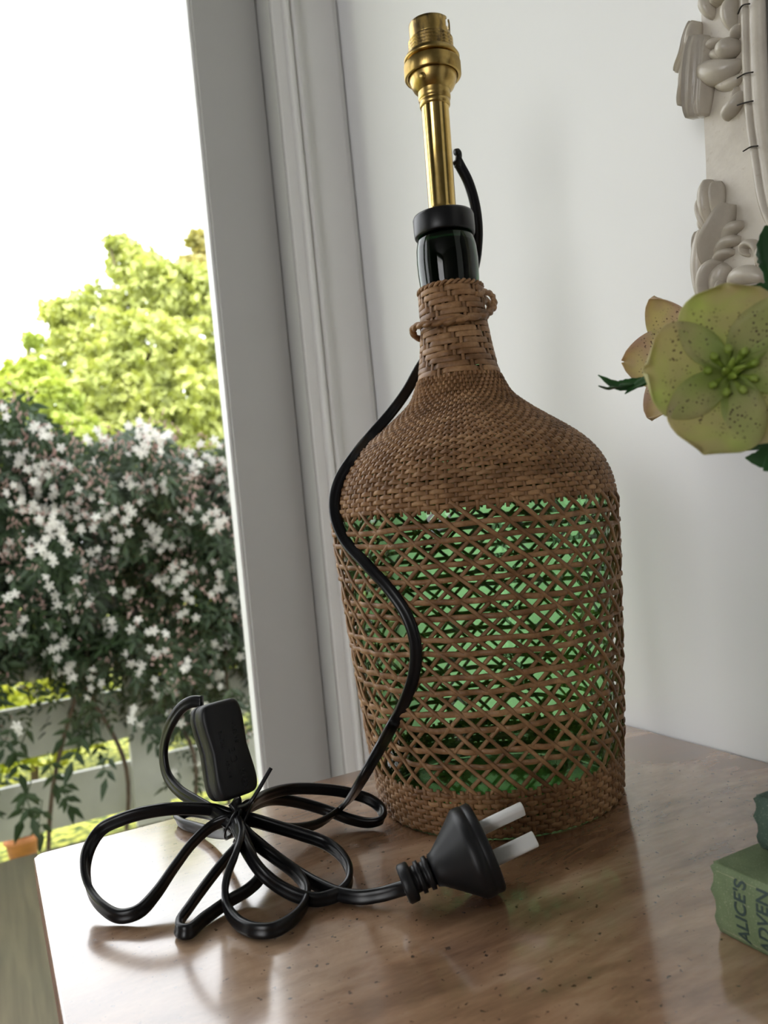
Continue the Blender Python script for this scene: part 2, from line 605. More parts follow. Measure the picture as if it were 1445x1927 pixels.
w1 = tag(boxes('fill_window_1', [(-3.10, -3.02, -2.3, -2.25, 0.45, 2.3), (-3.10, -3.02, -0.75, -0.7, 0.45, 2.3),
                            (-3.10, -3.02, -2.25, -0.75, 0.45, 0.5), (-3.10, -3.02, -2.25, -0.75, 2.25, 2.3)], M['arch']),
         'made-up window frame around the added fill light', kind='structure')  # invented opening, put in to house the fill light

# door casing (architrave) in profile, extruded upwards
def casing(name, prof, z0, z1, mat):
    """prof: (x, y) outline, counter-clockwise from above"""
    n = len(prof)
    V = [(x, y, z0) for x, y in prof] + [(x, y, z1) for x, y in prof]
    F = [(i, (i + 1) % n, n + (i + 1) % n, n + i) for i in range(n)] + [tuple(range(n - 1, -1, -1)), tuple(range(n, 2 * n))]
    return link(name, me(name, V, F, smooth=False), mat)


f0 = WY - 0.019
prof = [(0.3795, WY - 0.001), (0.3795, f0 + 0.003), (0.381, f0 + 0.001)]
prof += [(0.393, f0 + 0.001), (0.3945, f0 - 0.002)]
for k in range(7):                       # first bead
    a = PI - PI * k / 6
    prof.append((0.3985 + 0.0035 * math.cos(a), f0 - 0.0025 - 0.0045 * math.sin(a)))
prof.append((0.4035, f0 - 0.001))
for k in range(7):                       # second bead
    a = PI - PI * k / 6
    prof.append((0.4075 + 0.0035 * math.cos(a), f0 - 0.002 - 0.005 * math.sin(a)))
for k in range(6):                       # cove into the flat
    a = k / 5
    prof.append((0.411 + 0.012 * a, f0 - 0.001 + 0.006 * math.sin(a * PI / 2)))
prof += [(0.466, f0 + 0.005), (0.4735, f0 + 0.008), (0.4735, WY - 0.001)]
tag(casing('trim_1', prof, 0.0, DTOP + 0.09, M['arch']), 'moulded white architrave beside the glazed door', kind='structure')
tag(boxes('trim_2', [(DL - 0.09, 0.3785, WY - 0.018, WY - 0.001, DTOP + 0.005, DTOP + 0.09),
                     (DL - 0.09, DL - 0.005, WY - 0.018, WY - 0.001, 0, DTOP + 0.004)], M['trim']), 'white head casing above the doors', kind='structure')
# jamb between casing and door leaf
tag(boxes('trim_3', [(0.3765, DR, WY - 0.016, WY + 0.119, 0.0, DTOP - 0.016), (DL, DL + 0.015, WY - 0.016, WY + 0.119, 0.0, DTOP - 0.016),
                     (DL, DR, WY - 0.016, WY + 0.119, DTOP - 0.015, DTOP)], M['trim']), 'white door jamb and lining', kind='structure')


def door(name, x0, x1, label, sl, sr):
    y0, y1 = 0.958, 1.000
    d = empty(name, ((x0 + x1) / 2, (y0 + y1) / 2, 0.0))
    tag(d, label, kind='structure')
    ox, oy = d.location.x, d.location.y
    def part(nm, x0, x1, y0, y1, z0, z1, mat, bev=0.0015):
        return boxes(nm, [(x0 - ox, x1 - ox, y0 - oy, y1 - oy, z0, z1)], mat, d, bevel=bev)
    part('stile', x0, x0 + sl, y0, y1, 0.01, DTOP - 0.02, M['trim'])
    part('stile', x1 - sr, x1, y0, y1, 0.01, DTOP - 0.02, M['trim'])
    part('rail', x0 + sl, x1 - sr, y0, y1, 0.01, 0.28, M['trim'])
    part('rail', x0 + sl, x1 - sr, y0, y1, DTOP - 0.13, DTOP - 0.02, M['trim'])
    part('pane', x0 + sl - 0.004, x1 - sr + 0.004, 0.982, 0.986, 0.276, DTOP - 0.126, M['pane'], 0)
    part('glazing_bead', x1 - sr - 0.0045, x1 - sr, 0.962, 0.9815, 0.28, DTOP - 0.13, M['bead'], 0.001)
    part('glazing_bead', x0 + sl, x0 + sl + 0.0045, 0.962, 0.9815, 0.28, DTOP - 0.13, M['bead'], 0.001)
    return d


door('door_1', -0.383, 0.3755, 'white framed glazed door looking onto the garden', 0.085, 0.085)
door('added_door_2', -1.133, -0.386, 'unseen second glazed door added to let in more light', 0.085, 0.085)  # made-up leaf out of view, widens the opening for more daylight

# ------------------------------------------------------------------ deck, ground
dk = tag(boxes('deck', [(-1.8, 1.8, 1.30, 1.36, -0.14, -0.03), (-1.8, 1.8, 2.0, 2.06, -0.14, -0.03), (-1.8, 1.8, 2.62, 2.68, -0.14, -0.03)],
               M['deck']), 'weathered timber deck outside the door', kind='structure')
pm = None
PW = 0.19
for k in range(-9, 9):
    x0 = 0.083 + k * PW
    v, f = boxv(0.0035, PW - 0.0035, 1.06, 2.75, -0.028, 0.0)
    if pm is None:
        pm = me('plank', v, f, smooth=False)
    o = link('plank', pm, M['deck'], dk, loc=(x0, 0, random.uniform(-0.0015, 0.0)))
gv, gf = boxv(-40, 40, 1.06, 60, -0.45, -0.35)
tag(link('ground', me('ground', gv, gf, smooth=False), M['lawn']), 'sunlit lawn beyond the deck', kind='structure')

# ------------------------------------------------------------------ fence
FY = 3.2
fn = empty('garden_fence', (0.5, FY, -0.35))
tag(fn, 'white painted fence of wide horizontal boards under the jasmine', 'fence')
bm_ = None
for k in range(5):
    z0 = -0.085 + k * 0.275
    v, f = boxv(-2.4, 2.4, -0.011, 0.011, 0, 0.185)
    if bm_ is None: bm_ = me('board', v, f, smooth=False)
    link('board', bm_, M['fence'], fn, loc=(0, 0, z0 + 0.35))
pmesh = None
for x in (-1.45, 0.505, 2.4):
    v, f = boxv(-0.065, 0.065, -0.04, -0.011, 0.0, 1.5)
    if pmesh is None: pmesh = me('post', v, f, smooth=False)
    link('post', pmesh, M['fence'], fn, loc=(x - 0.5, 0, 0))

# ------------------------------------------------------------------ side table
tx0, tx1, ty0, ty1 = 0.0135, WR - 0.002, 0.04, 0.577
tcx, tcy = (tx0 + tx1) / 2, (ty0 + ty1) / 2
tb = empty('side_table', (tcx, tcy, 0))
tag(tb, 'varnished brown wooden side table against the white wall', 'table')


def rounded_slab(name, hx, hy, z0, z1, rad, edge, n=8):
    pts = []
    for sx, sy, a0 in ((1, 1, 0), (-1, 1, 90), (-1, -1, 180), (1, -1, 270)):
        for k in range(n + 1):
            a = math.radians(a0 + 90 * k / n)
            pts.append((sx * (hx - rad), sy * (hy - rad), math.cos(a), math.sin(a)))
    rings = []
    for inset, z in ((edge, z0), (0.0, z0 + edge), (0.0, z1 - edge), (edge * 0.3, z1 - edge * 0.3), (edge, z1)):
        rings.append([(x + c * (rad - inset), y + s * (rad - inset), z) for x, y, c, s in pts])
    V = [p for r in rings for p in r]
    m = len(pts)
    F = []
    for i in range(len(rings) - 1):
        for k in range(m):
            F.append((i * m + k, i * m + (k + 1) % m, (i + 1) * m + (k + 1) % m, (i + 1) * m + k))
    F.append(tuple(range(m - 1, -1, -1)))
    F.append(tuple((len(rings) - 1) * m + k for k in range(m)))
    return me(name, V, F, smooth=False)


tm = rounded_slab('table_top', (tx1 - tx0) / 2, (ty1 - ty0) / 2, TABLE - 0.022, TABLE, 0.007, 0.0016)
tm.materials.append(M['wood'])
tm.materials.append(M['wood_edge'])
for p in tm.polygons:
    if abs(p.normal.z) < 0.9: p.material_index = 1
link('table_top', tm, None, tb)
hx, hy = (tx1 - tx0) / 2, (ty1 - ty0) / 2
for sx in (-1, 1):
    for sy in (-1, 1):
        cx_, cy_ = sx * (hx - 0.045), sy * (hy - 0.045)
        boxes('leg', [(cx_ - 0.018, cx_ + 0.018, cy_ - 0.018, cy_ + 0.018, 0, TABLE - 0.022)], M['wood'], tb, bevel=0.002)
boxes('apron', [(-hx + 0.063, hx - 0.063, hy - 0.056, hy - 0.036, TABLE - 0.11, TABLE - 0.0225)], M['wood'], tb)
boxes('apron', [(-hx + 0.063, hx - 0.063, -hy + 0.036, -hy + 0.056, TABLE - 0.11, TABLE - 0.0225)], M['wood'], tb)
boxes('apron', [(-hx + 0.036, -hx + 0.056, -hy + 0.063, hy - 0.063, TABLE - 0.11, TABLE - 0.0225)], M['wood'], tb)
boxes('apron', [(hx - 0.056, hx - 0.036, -hy + 0.063, hy - 0.063, TABLE - 0.11, TABLE - 0.0225)], M['wood'], tb)

# ------------------------------------------------------------------ bottle lamp
BX, BD = 0.0608, 0.553
bx_, by_ = cam_xy(BX, BD)
LAMP = Vector((bx_, by_, TABLE))
lamp = empty('bottle_lamp', LAMP)
tag(lamp, 'green glass demijohn table lamp in a woven cane jacket with brass lampholder', 'lamp')
OUT = [(0.0000, 0.0800), (0.0040, 0.0825), (0.0087, 0.0830), (0.0525, 0.0862), (0.1263, 0.0917), (0.1893, 0.0956), (0.2015, 0.0957),
       (0.2144, 0.0930), (0.2258, 0.0879), (0.2358, 0.0799), (0.2442, 0.0701), (0.2524, 0.0588), (0.2619, 0.0461),
       (0.2726, 0.0346), (0.2830, 0.0294), (0.2903, 0.0269), (0.3062, 0.0240), (0.3272, 0.0219), (0.3500, 0.0211)]
_oz = [p[0] for p in OUT]
_or = [p[1] for p in OUT]


def R_at(z):
    return float(np.interp(z, _oz, _or))


# smooth arc-length table of the jacket profile
pp = catmull([(r, 0, z) for z, r in OUT], 14)
PR = np.array([p.x for p in pp])
PZ = np.array([p.z for p in pp])
PS = np.concatenate([[0], np.cumsum(np.hypot(np.diff(PR), np.diff(PZ)))])


def s_of_z(z): return float(np.interp(z, PZ, PS))


def prof_at(s):
    r, z = float(np.interp(s, PS, PR)), float(np.interp(s, PS, PZ))
    e = 0.0008
    dr = float(np.interp(s + e, PS, PR) - np.interp(s - e, PS, PR))
    dz = float(np.interp(s + e, PS, PZ) - np.interp(s - e, PS, PZ))
    L = math.hypot(dr, dz) or 1
    return r, z, dr / L, dz / L     # tangent (dr,dz); outward normal (dz,-dr)


# glass body
gl = []
for s in np.linspace(0, s_of_z(0.2855), 50):
    r, z, tr_, tz_ = prof_at(s)
    gl.append((r - tz_ * 0.0042, z + tr_ * 0.0042))
gl = [(0.0, 0.006), (0.04, 0.006), (0.074, 0.006)] + [p for p in gl if p[1] > 0.009]
gl += [(0.0225, 0.292), (0.0205, 0.306), (0.0190, 0.327), (0.0188, 0.344)]
gn = [(0.0188, 0.344), (0.0202, 0.350), (0.0206, 0.353), (0.0210, 0.360), (0.0212, 0.368),
       (0.0208, 0.377), (0.0196, 0.383), (0.0185, 0.386), (0.0, 0.386)]
link('glass_bottle', lathe_mesh('glass_bottle', gl, 96), M['bottle'], lamp)
link('bottle_mouth', lathe_mesh('bottle_mouth', gn, 96), M['bottle_neck'], lamp)
link('stopper', lathe_mesh('stopper', [(0, 0.30), (0.0165, 0.30), (0.0178, 0.345), (0.0188, 0.356), (0.0196, 0.368), (0.0186, 0.380), (0.0, 0.3845)], 48), M['stopper'], lamp)

jacket = empty('cane_jacket')
jacket.parent = lamp


def ring_strand(s, off, hh, th, nth, zoff=0.0, ph=0.0):
    r, z, tr_, tz_ = prof_at(s)
    nr, nz = tz_, -tr_
    K = 8
    pf = ellipse_prof(1, 1, K, 2.6)
    V, F = [], []
    for i in range(nth):
        a = 2 * PI * i / nth + ph
        o = off(a)
        wob = 0.00022 * math.sin(a * 3 + s * 900) + 0.00018 * math.sin(a * 7 + s * 511)
        ca, sa = math.cos(a), math.sin(a)
        for u, v in pf:
            rr = r + nr * (o + v * th) + tr_ * (u * hh + wob)
            zz = z + nz * (o + v * th) + tz_ * (u * hh + wob)
            V.append((rr * ca, rr * sa, zz))
    for i in range(nth):
        i2 = (i + 1) % nth
        for k in range(K):
            k2 = (k + 1) % K
            F.append((i * K + k, i2 * K + k, i2 * K + k2, i * K + k2))
    return me('weaver_strand', V, F)


def weave(z0, z1, pitch, nst, amp, th, mode):
    sa, sb = s_of_z(z0), s_of_z(z1)
    n = max(2, round((sb - sa) / pitch))
    for i in range(n):
        s = sa + (i + 0.5) * (sb - sa) / n
        if mode == 'plain':
            f = lambda a, i=i: amp * math.cos(nst / 2 * a + PI * i) + amp * 0.1
        else:
            def f(a, i=i):
                j = (a / (2 * PI) * nst + i * 1.0 + (2 if (i // 5) % 2 else 0)) % 5
                d = abs(j - 2.5)
                return amp * 0.9 - 2.0 * amp * math.exp(-(d / 0.55) ** 2)
        link('weaver_strand', ring_strand(s, f, (sb - sa) / n * 0.52, th, nst * (4 if mode == 'plain' else 5), ph=random.uniform(-0.01, 0.01)), M['cane'], jacket)


weave(0.0014, 0.0285, 0.0030, 104, 0.0010, 0.0008, 'plain')
weave(0.1985, 0.2870, 0.0029, 104, 0.00100, 0.0008, 'plain')
weave(0.2870, 0.3470, 0.0040, 30, 0.0012, 0.00055, 'twill')


def profile_strand(name, z0, z1, off, hw, th, n=30):
    s0, s1 = s_of_z(z0), s_of_z(z1)
    pts, nrm = [], []
    for i in range(n):
        s = s0 + (s1 - s0) * i / (n - 1)
        r, z, tr_, tz_ = prof_at(s)
        pts.append(Vector((r + tz_ * off, 0, z - tr_ * off)))
        nrm.append(Vector((tz_, 0, -tr_)))
    scl = [max(0.45, min(1.0, p.x / 0.07)) for p in pts]
    return sweep(name, pts, ellipse_prof(hw, th, 6), normals=nrm, scales=scl)


st_sh = profile_strand('stake_strand', 0.196, 0.2895, 0.00005, 0.0011, 0.0009)
st_sh.materials.append(M['cane'])
st_ba = profile_strand('stake_strand', 0.001, 0.030, 0.0001, 0.0014, 0.0009, 10)
st_ba.materials.append(M['cane'])
for k in range(104):
    a = 2 * PI * k / 104
    link('stake_strand', st_sh, None, jacket, rot=(0, 0, a))
    link('stake_strand', st_ba, None, jacket, rot=(0, 0, a))
st_nk = profile_strand('stake_strand', 0.284, 0.3475, 0.0008, 0.0027, 0.0007, 14)
st_nk.materials.append(M['cane'])
for k in range(30):
    link('stake_strand', st_nk, None, jacket, rot=(0, 0, 2 * PI * (k + 0.5) / 30))

pts = [Vector((0.0806 * math.cos(2 * PI * i / 160), 0.0806 * math.sin(2 * PI * i / 160), 0.0021)) for i in range(160)]
link('foot_ring', sweep('foot_ring', pts, ellipse_prof(0.0016, 0.0015, 8), closed=True), M['cane'], jacket)
# open lattice: two sets of diagonal canes and pairs of horizontal bands
LZ0, LZ1 = 0.025, 0.2025
ND = 36
for sgn in (1, -1):
    for k in range(ND):
        a0 = 2 * PI * k / ND + random.uniform(-0.010, 0.010)
        j1, j2 = random.uniform(0, 6), random.uniform(0, 6)
        pts, nrm = [], []
        n = 46
        for i in range(n):
            z = LZ0 + (LZ1 - LZ0) * i / (n - 1)
            r, zz, tr_, tz_ = prof_at(s_of_z(z))
            a = a0 + sgn * (z - 0.173) * 11.7 + 0.008 * math.sin(z * 90 + j1)
            # canes ride over and under the other set
            b = (a * ND / (2 * PI) * 2)
            o = (0.0016 if sgn < 0 else 0.0004) + 0.0005 * math.sin(z * 290 + j2)
            r += o - (0.0012 if i < 2 or i > n - 3 else 0)
            pts.append(Vector((r * math.cos(a), r * math.sin(a), zz)))
            nrm.append(Vector((math.cos(a), math.sin(a), 0)))
        hw = random.uniform(0.00118, 0.00142)
        link('diagonal_cane', sweep('diagonal_cane', pts, ellipse_prof(hw, 0.0010, 6), normals=nrm), M['cane'], jacket)
for k in range(7):
    zc = 0.1925 - k * 0.0224
    for dz in (0.0, -0.0086):
        z = zc + dz - 0.004
        r, _, _, _ = prof_at(s_of_z(z))
        pts, nrm = [], []
        n = 216
        j1 = random.uniform(0, 6)
        for i in range(n):
            a = 2 * PI * i / n
            o = 0.0013 + 0.0011 * math.sin(a * ND + k * 1.7 + (PI if dz else 0))
            zz = z + 0.0007 * math.sin(a * 4 + j1) + 0.0004 * math.sin(a * 11 + j1)
            pts.append(Vector(((r + o) * math.cos(a), (r + o) * math.sin(a), zz)))
            nrm.append(Vector((math.cos(a), math.sin(a), 0)))
        link('band_cane', sweep('band_cane', pts, ellipse_prof(random.uniform(0.0016, 0.0019), 0.0007, 8, 2.8), normals=nrm, closed=True), M['cane'], jacket)
# plaited rim at the top of the jacket, twisted ring at the foot
for ph in (0, PI):
    pts = []
    for i in range(200):
        a = 2 * PI * i / 200
        q = a * 16 + ph
        r = 0.0214 + 0.0011 * math.cos(q)
        pts.append(Vector((r * math.cos(a), r * math.sin(a), 0.3485 + 0.0011 * math.sin(q))))
    link('rim_plait', sweep('rim_plait', pts, ellipse_prof(0.0011, 0.0011, 6), closed=True), M['cane'], jacket)
# carrying loop of cane knotted round the neck
def L(p): return p - LAMP
loop = [at_d(896, 553, 0.536), at_d(912, 549, 0.545), at_d(926, 556, 0.55), at_d(930, 573, 0.55), at_d(922, 587, 0.543), at_d(905, 594, 0.534),
        at_d(870, 600, 0.5265), at_d(836, 606, 0.5265), at_d(806, 610, 0.530), at_d(786, 613, 0.540), at_d(777, 621, 0.549),
        at_d(780, 631, 0.556), at_d(795, 639, 0.566), at_d(830, 640, 0.581), at_d(880, 620, 0.584), at_d(915, 595, 0.574), at_d(920, 575, 0.563), at_d(906, 556, 0.548)]
cl = catmull([L(p) for p in loop], 8)
for k in range(2):
    pts = []
    for i, p in enumerate(cl):
        q = i * 0.55 + k * PI
        pts.append(p + Vector((0.0008 * math.cos(q), 0.0006 * math.sin(q), 0.0009 * math.sin(q))))
    link('carrying_loop', sweep('carrying_loop', pts, ellipse_prof(0.0019, 0.0016, 6)), M['cane'], jacket)
# small sprung end of cane on the far side
p0 = at_d(1158, 1262, 0.553)
sp = [L(at_d(1152, 1268, 0.55)), L(at_d(1161, 1262, 0.552)), L(at_d(1163, 1250, 0.553)), L(at_d(1158, 1241, 0.552)), L(at_d(1150, 1246, 0.55))]
link('loose_cane_end', sweep('loose_cane_end', catmull(sp, 6), ellipse_prof(0.0011, 0.0008, 6)), M['cane'], jacket)

# collar, rod, lampholder (slightly out of plumb)
TILT = Matrix.Rotation(math.radians(1.5), 4, Vector((FWD.x, FWD.y, 0)))
def tilt_mesh(m):
    T = Matrix.Translation((0, 0, 0.40))
    m.transform(T @ TILT @ T.inverted())
    return m
link('collar', lathe_mesh('collar', [(0.0, 0.3865), (0.0190, 0.3865), (0.0202, 0.3853), (0.0209, 0.3865), (0.0212, 0.390), (0.0212, 0.3985), (0.0205, 0.4002), (0.0100, 0.4004), (0, 0.4004)], 64), M['collar'], lamp)
rod = link('brass_rod', tilt_mesh(lathe_mesh('brass_rod', [(0, 0.4003), (0.0108, 0.4003), (0.0108, 0.4020), (0.0097, 0.4026), (0.0095, 0.406), (0.0095, 0.478), (0.0097, 0.4785),
                                                           (0.0097, 0.4800), (0, 0.4800)], 64)), M['brass'], lamp)
hold = empty('lampholder')
hold.parent = lamp
link('neck_ring', tilt_mesh(lathe_mesh('neck_ring', [(0.0094, 0.4755), (0.0100, 0.4755), (0.0106, 0.4770), (0.0106, 0.4795), (0.0099, 0.4800), (0.0110, 0.4806), (0.0113, 0.4830), (0.0111, 0.4860), (0.0114, 0.4868)], 64)), M['brass_satin'], hold)
link('dome', tilt_mesh(lathe_mesh('dome', [(0.0113, 0.4862), (0.0122, 0.4870), (0.0140, 0.4888), (0.0155, 0.4918), (0.0166, 0.4955), (0.0170, 0.4990)], 64)), M['brass_satin'], hold)
kn = lambda i, k, r: r + (0.0003 if (k % 2) else -0.0003) * (1 if 1 < i < 4 else 0)
link('knurled_ring', tilt_mesh(lathe_mesh('knurled_ring', [(0.0172, 0.4965), (0.0188, 0.4958), (0.0194, 0.4966), (0.0194, 0.5050), (0.0190, 0.5058), (0.0180, 0.5062), (0.0150, 0.5064)], 150, kn)), M['brass_satin'], hold)
kn2 = lambda i, k, r: r + (0.00018 if (k % 2) else -0.00018) * (1 if 1 < i < 4 else 0)
link('shade_ring', tilt_mesh(lathe_mesh('shade_ring', [(0.0150, 0.5073), (0.0186, 0.5076), (0.0191, 0.5083), (0.0190, 0.5096), (0.0180, 0.5102), (0.0178, 0.5116), (0.0165, 0.5124), (0.0150, 0.5125)], 180, kn2)), M['brass_satin'], hold)
th = [(0.0150, 0.5066)]
for k in range(5):
    z = 0.5112 + k * 0.0022
    th += [(0.0148, z), (0.0156, z + 0.0006), (0.0156, z + 0.0012), (0.0148, z + 0.0018)]
link('thread', tilt_mesh(lathe_mesh('thread', th + [(0.0143, 0.5226)], 64)), M['brass_old'], hold)
# barrel with the two bayonet slots cut right through
bz = [0.5215, 0.5232, 0.5245, 0.5262, 0.5279, 0.5296, 0.5312, 0.5330]
NB = 72
azs = math.degrees(math.atan2(RGT.y, RGT.x)) - 30
def slot(i, k):
    for a0 in (azs, azs + 180):
        d = ((k + 0.5) * 360 / NB - a0 + 180) % 360 - 180
        if i in (3, 4, 5) and abs(d) < 13: return True
        if i in (2, 6) and abs(d) < 8: return True
    return False
br = link('barrel', tilt_mesh(lathe_mesh('barrel', [(0.01425, z) for z in bz], NB, skip=slot)), M['brass_old'], hold)
so = br.modifiers.new('wall', 'SOLIDIFY')
so.thickness = 0.0009
so.offset = -1
link('contact_block', tilt_mesh(lathe_mesh('contact_block', [(0, 0.522), (0.0105, 0.522), (0.011, 0.5215), (0.011, 0.515), (0, 0.515)], 32)), M['sleeve'], hold)
# grub screw boss on the dome
sa_ = math.atan2(-(FWD.y), -(FWD.x)) - math.radians(32)
sd_ = Vector((math.cos(sa_), math.sin(sa_), -0.45)).normalized()
sc_ = Vector((math.cos(sa_) * 0.0150, math.sin(sa_) * 0.0150, 0.4915))
pts = [sc_ - sd_ * 0.002, sc_ + sd_ * 0.0006, sc_ + sd_ * 0.0013, sc_ + sd_ * 0.0013, sc_ + sd_ * 0.0002]
link('screw_boss', tilt_mesh(sweep('screw_boss', [sc_ - sd_ * 0.002, sc_ + sd_ * 0.0004, sc_ + sd_ * 0.0012, sc_ + sd_ * 0.00125, sc_ + sd_ * 0.0001],
                                   ellipse_prof(0.0023, 0.0023, 14), scales=[1, 1, 0.9, 0.6, 0.55])), M['brass_satin'], hold)
link('grub_screw', tilt_mesh(sweep('grub_screw', [sc_ + sd_ * -0.001, sc_ + sd_ * 0.0006], ellipse_prof(0.0012, 0.0012, 10))), M['crack'], hold)
# rubber grommet where the cord leaves the rod
gp = [L(at_d(857, 287, 0.560)), L(at_d(861, 286, 0.561)), L(at_d(863, 291, 0.562)), L(at_d(862, 303, 0.562)), L(at_d(861, 315, 0.562))]
link('grommet', sweep('grommet', catmull(gp, 5), ellipse_prof(0.0024, 0.0024, 10)), M['black'], lamp)

# --------------------------------------------------------------- cord
def on_jacket(px, py, off):
    v = ray(px, py)
    best = None
    for i in range(400):
        d = 0.42 + i * 0.0005
        p = CAM + v * d
        q = p - LAMP
        rad = math.hypot(q.x, q.y)
        gap = rad - (R_at(q.z) + off)
        if gap <= 0: return p
        if best is None or gap < best[0]: best = (gap, p)
    return best[1]


def c5(x, y): return 120 + x / 2.2578, 1280 + y / 2.2578
def H5(seq): return [at_h(*c5(x, y), h) for x, y, h in seq]


lead = [at_d(859, 300, 0.561), at_d(867, 315, 0.564), at_d(880, 340, 0.567), at_d(892, 378, 0.570), at_d(898, 415, 0.574), at_d(899, 450, 0.580),
        at_d(893, 500, 0.588), at_d(872, 560, 0.590), at_d(840, 620, 0.590), at_d(812, 660, 0.585), at_d(790, 692, 0.574)]
for x, y, dd in ((764, 738, 0.560), (733, 780, 0.548)):
    lead.append(at_d(x, y, dd))
for x, y in ((696, 822), (662, 865), (640, 900), (630, 935), (632, 975), (650, 1018), (692, 1065), (733, 1110), (765, 1158), (781, 1208), (780, 1262), (765, 1312), (740, 1362)):
    lead.append(on_jacket(x, y, 0.0045))
lead += [at_d(710, 1416, 0.463), at_d(684, 1462, 0.459)]
segA = lead + H5([(1180, 540, .013), (1080, 610, .010), (950, 632, .015), (830, 604, .025), (740, 575, .031)])
segA += H5([(780, 540, .036), (850, 492, .034), (960, 463, .030), (1080, 462, .026), (1200, 477, .020), (1300, 508, .014), (1350, 550, .009), (1350, 592, .006), (1300, 606, .0045),
            (1220, 592, .006), (1120, 555, .010), (1000, 520, .018), (890, 507, .026), (800, 535, .031), (730, 575, .032)])
segA += H5([(640, 552, .036), (540, 545, .040), (440, 548, .043), (330, 566, .043), (250, 590, .041), (160, 635, .036), (107, 715, .028), (92, 800, .020), (110, 890, .012),
            (165, 965, .007), (240, 1003, .0045), (320, 982, .006), (390, 910, .010), (470, 795, .017), (550, 690, .024), (630, 620, .029), (710, 590, .032)])
segA += H5([(770, 585, .030), (750, 600, .026), (690, 590, .020), (600, 565, .012), (520, 562, .007), (484, 583, .0045), (505, 610, .0042), (570, 630, .0045), (650, 648, .008), (720, 640, .018), (750, 590, .030), (740, 545, .038), (722, 515, .042)])
segB = H5([(588, 92, .096), (545, 92, .096), (500, 118, .092), (458, 178, .083), (430, 255, .071), (424, 330, .060), (440, 405, .050), (490, 470, .043), (560, 515, .039), (640, 562, .035), (710, 615, .030)])
segB += H5([(748, 660, .028), (735, 705, .026), (685, 765, .021), (610, 860, .014), (530, 970, .008), (490, 1030, .005), (492, 1064, .0042), (530, 1068, .0042), (600, 1012, .0042),
            (700, 940, .005), (790, 885, .007), (832, 838, .011), (820, 780, .017), (785, 700, .025), (750, 630, .031)])
segB += H5([(735, 600, .033), (750, 660, .032), (730, 740, .028), (700, 815, .021), (685, 890, .014), (695, 965, .008), (740, 1030, .0045), (810, 1063, .0042), (890, 1062, .0042),
            (970, 1020, .0042), (1025, 950, .0045), (1030, 885, .007), (985, 820, .011), (900, 755, .017), (820, 695, .024), (760, 630, .029)])
segB += H5([(725, 590, .033), (745, 650, .031), (780, 730, .027), (840, 815, .019), (920, 880, .011), (1010, 922, .006), (1090, 932, .0042), (1160, 912, .0042), (1208, 865, .006),
            (1212, 805, .009), (1180, 745, .013), (1110, 692, .017), (1010, 655, .022), (900, 622, .027), (800, 592, .031), (740, 585, .031)])
segB += H5([(745, 610, .027), (800, 665, .023), (880, 735, .016), (980, 810, .009), (1080, 870, .006), (1170, 908, .0045), (1260, 922, .0045), (1350, 910, .006), (1420, 890, .009), (1455, 880, .011)])
CP = [(0.0037, 0), (0.0035, 0.0011), (0.0025, 0.0018), (0.0009, 0.00165), (0, 0.00150), (-0.0009, 0.00165), (-0.0025, 0.0018), (-0.0035, 0.0011),
      (-0.0037, 0), (-0.0035, -0.0011), (-0.0025, -0.0018), (-0.0009, -0.00165), (0, -0.00150), (0.0009, -0.00165), (0.0025, -0.0018), (0.0035, -0.0011)]
pref = (UPV + RGT * 0.35).normalized()
SW = None
for nm, seg in (('cord', segA), ('cord', segB)):
    pts = catmull([L(p) for p in seg], 7)
    for p in pts:                       # the sheath rests on the table top, never in it
        p.z = max(p.z, 0.0043)
    nl = len(lead) * 7 if seg is segA else 0
    def wd_(i, t, p):                   # flat against the jacket on the way down, on edge in the coil
        if i < nl:
            k = min(1.0, (nl - i) / 45.0)
            return (t.cross(FWD) * k + pref * (1 - k)).normalized()
        return pref
    link(nm, sweep(nm, pts, CP, wdir=wd_, pull=0.12), M['cord'], lamp)

# inline switch standing on its end in the bundle
sb, st_ = at_d(441, 1500, 0.470), at_d(400, 1322, 0.480)
ax = (st_ - sb).normalized()
ang = math.radians(37)
fn_ = (-FWD * math.cos(ang) + RGT * math.sin(ang) + UPV * 0.10)
fn_ = (fn_ - ax * fn_.dot(ax)).normalized()
sd2 = ax.cross(fn_).normalized()
SWM = Matrix(((sd2.x, ax.x, fn_.x, 0), (sd2.y, ax.y, fn_.y, 0), (sd2.z, ax.z, fn_.z, 0), (0, 0, 0, 1)))
ctr = (sb + st_) / 2 - LAMP
SWL = (st_ - sb).length
swroot = empty('inline_switch')
swroot.parent = lamp
swroot.matrix_local = Matrix.Translation(ctr) @ SWM


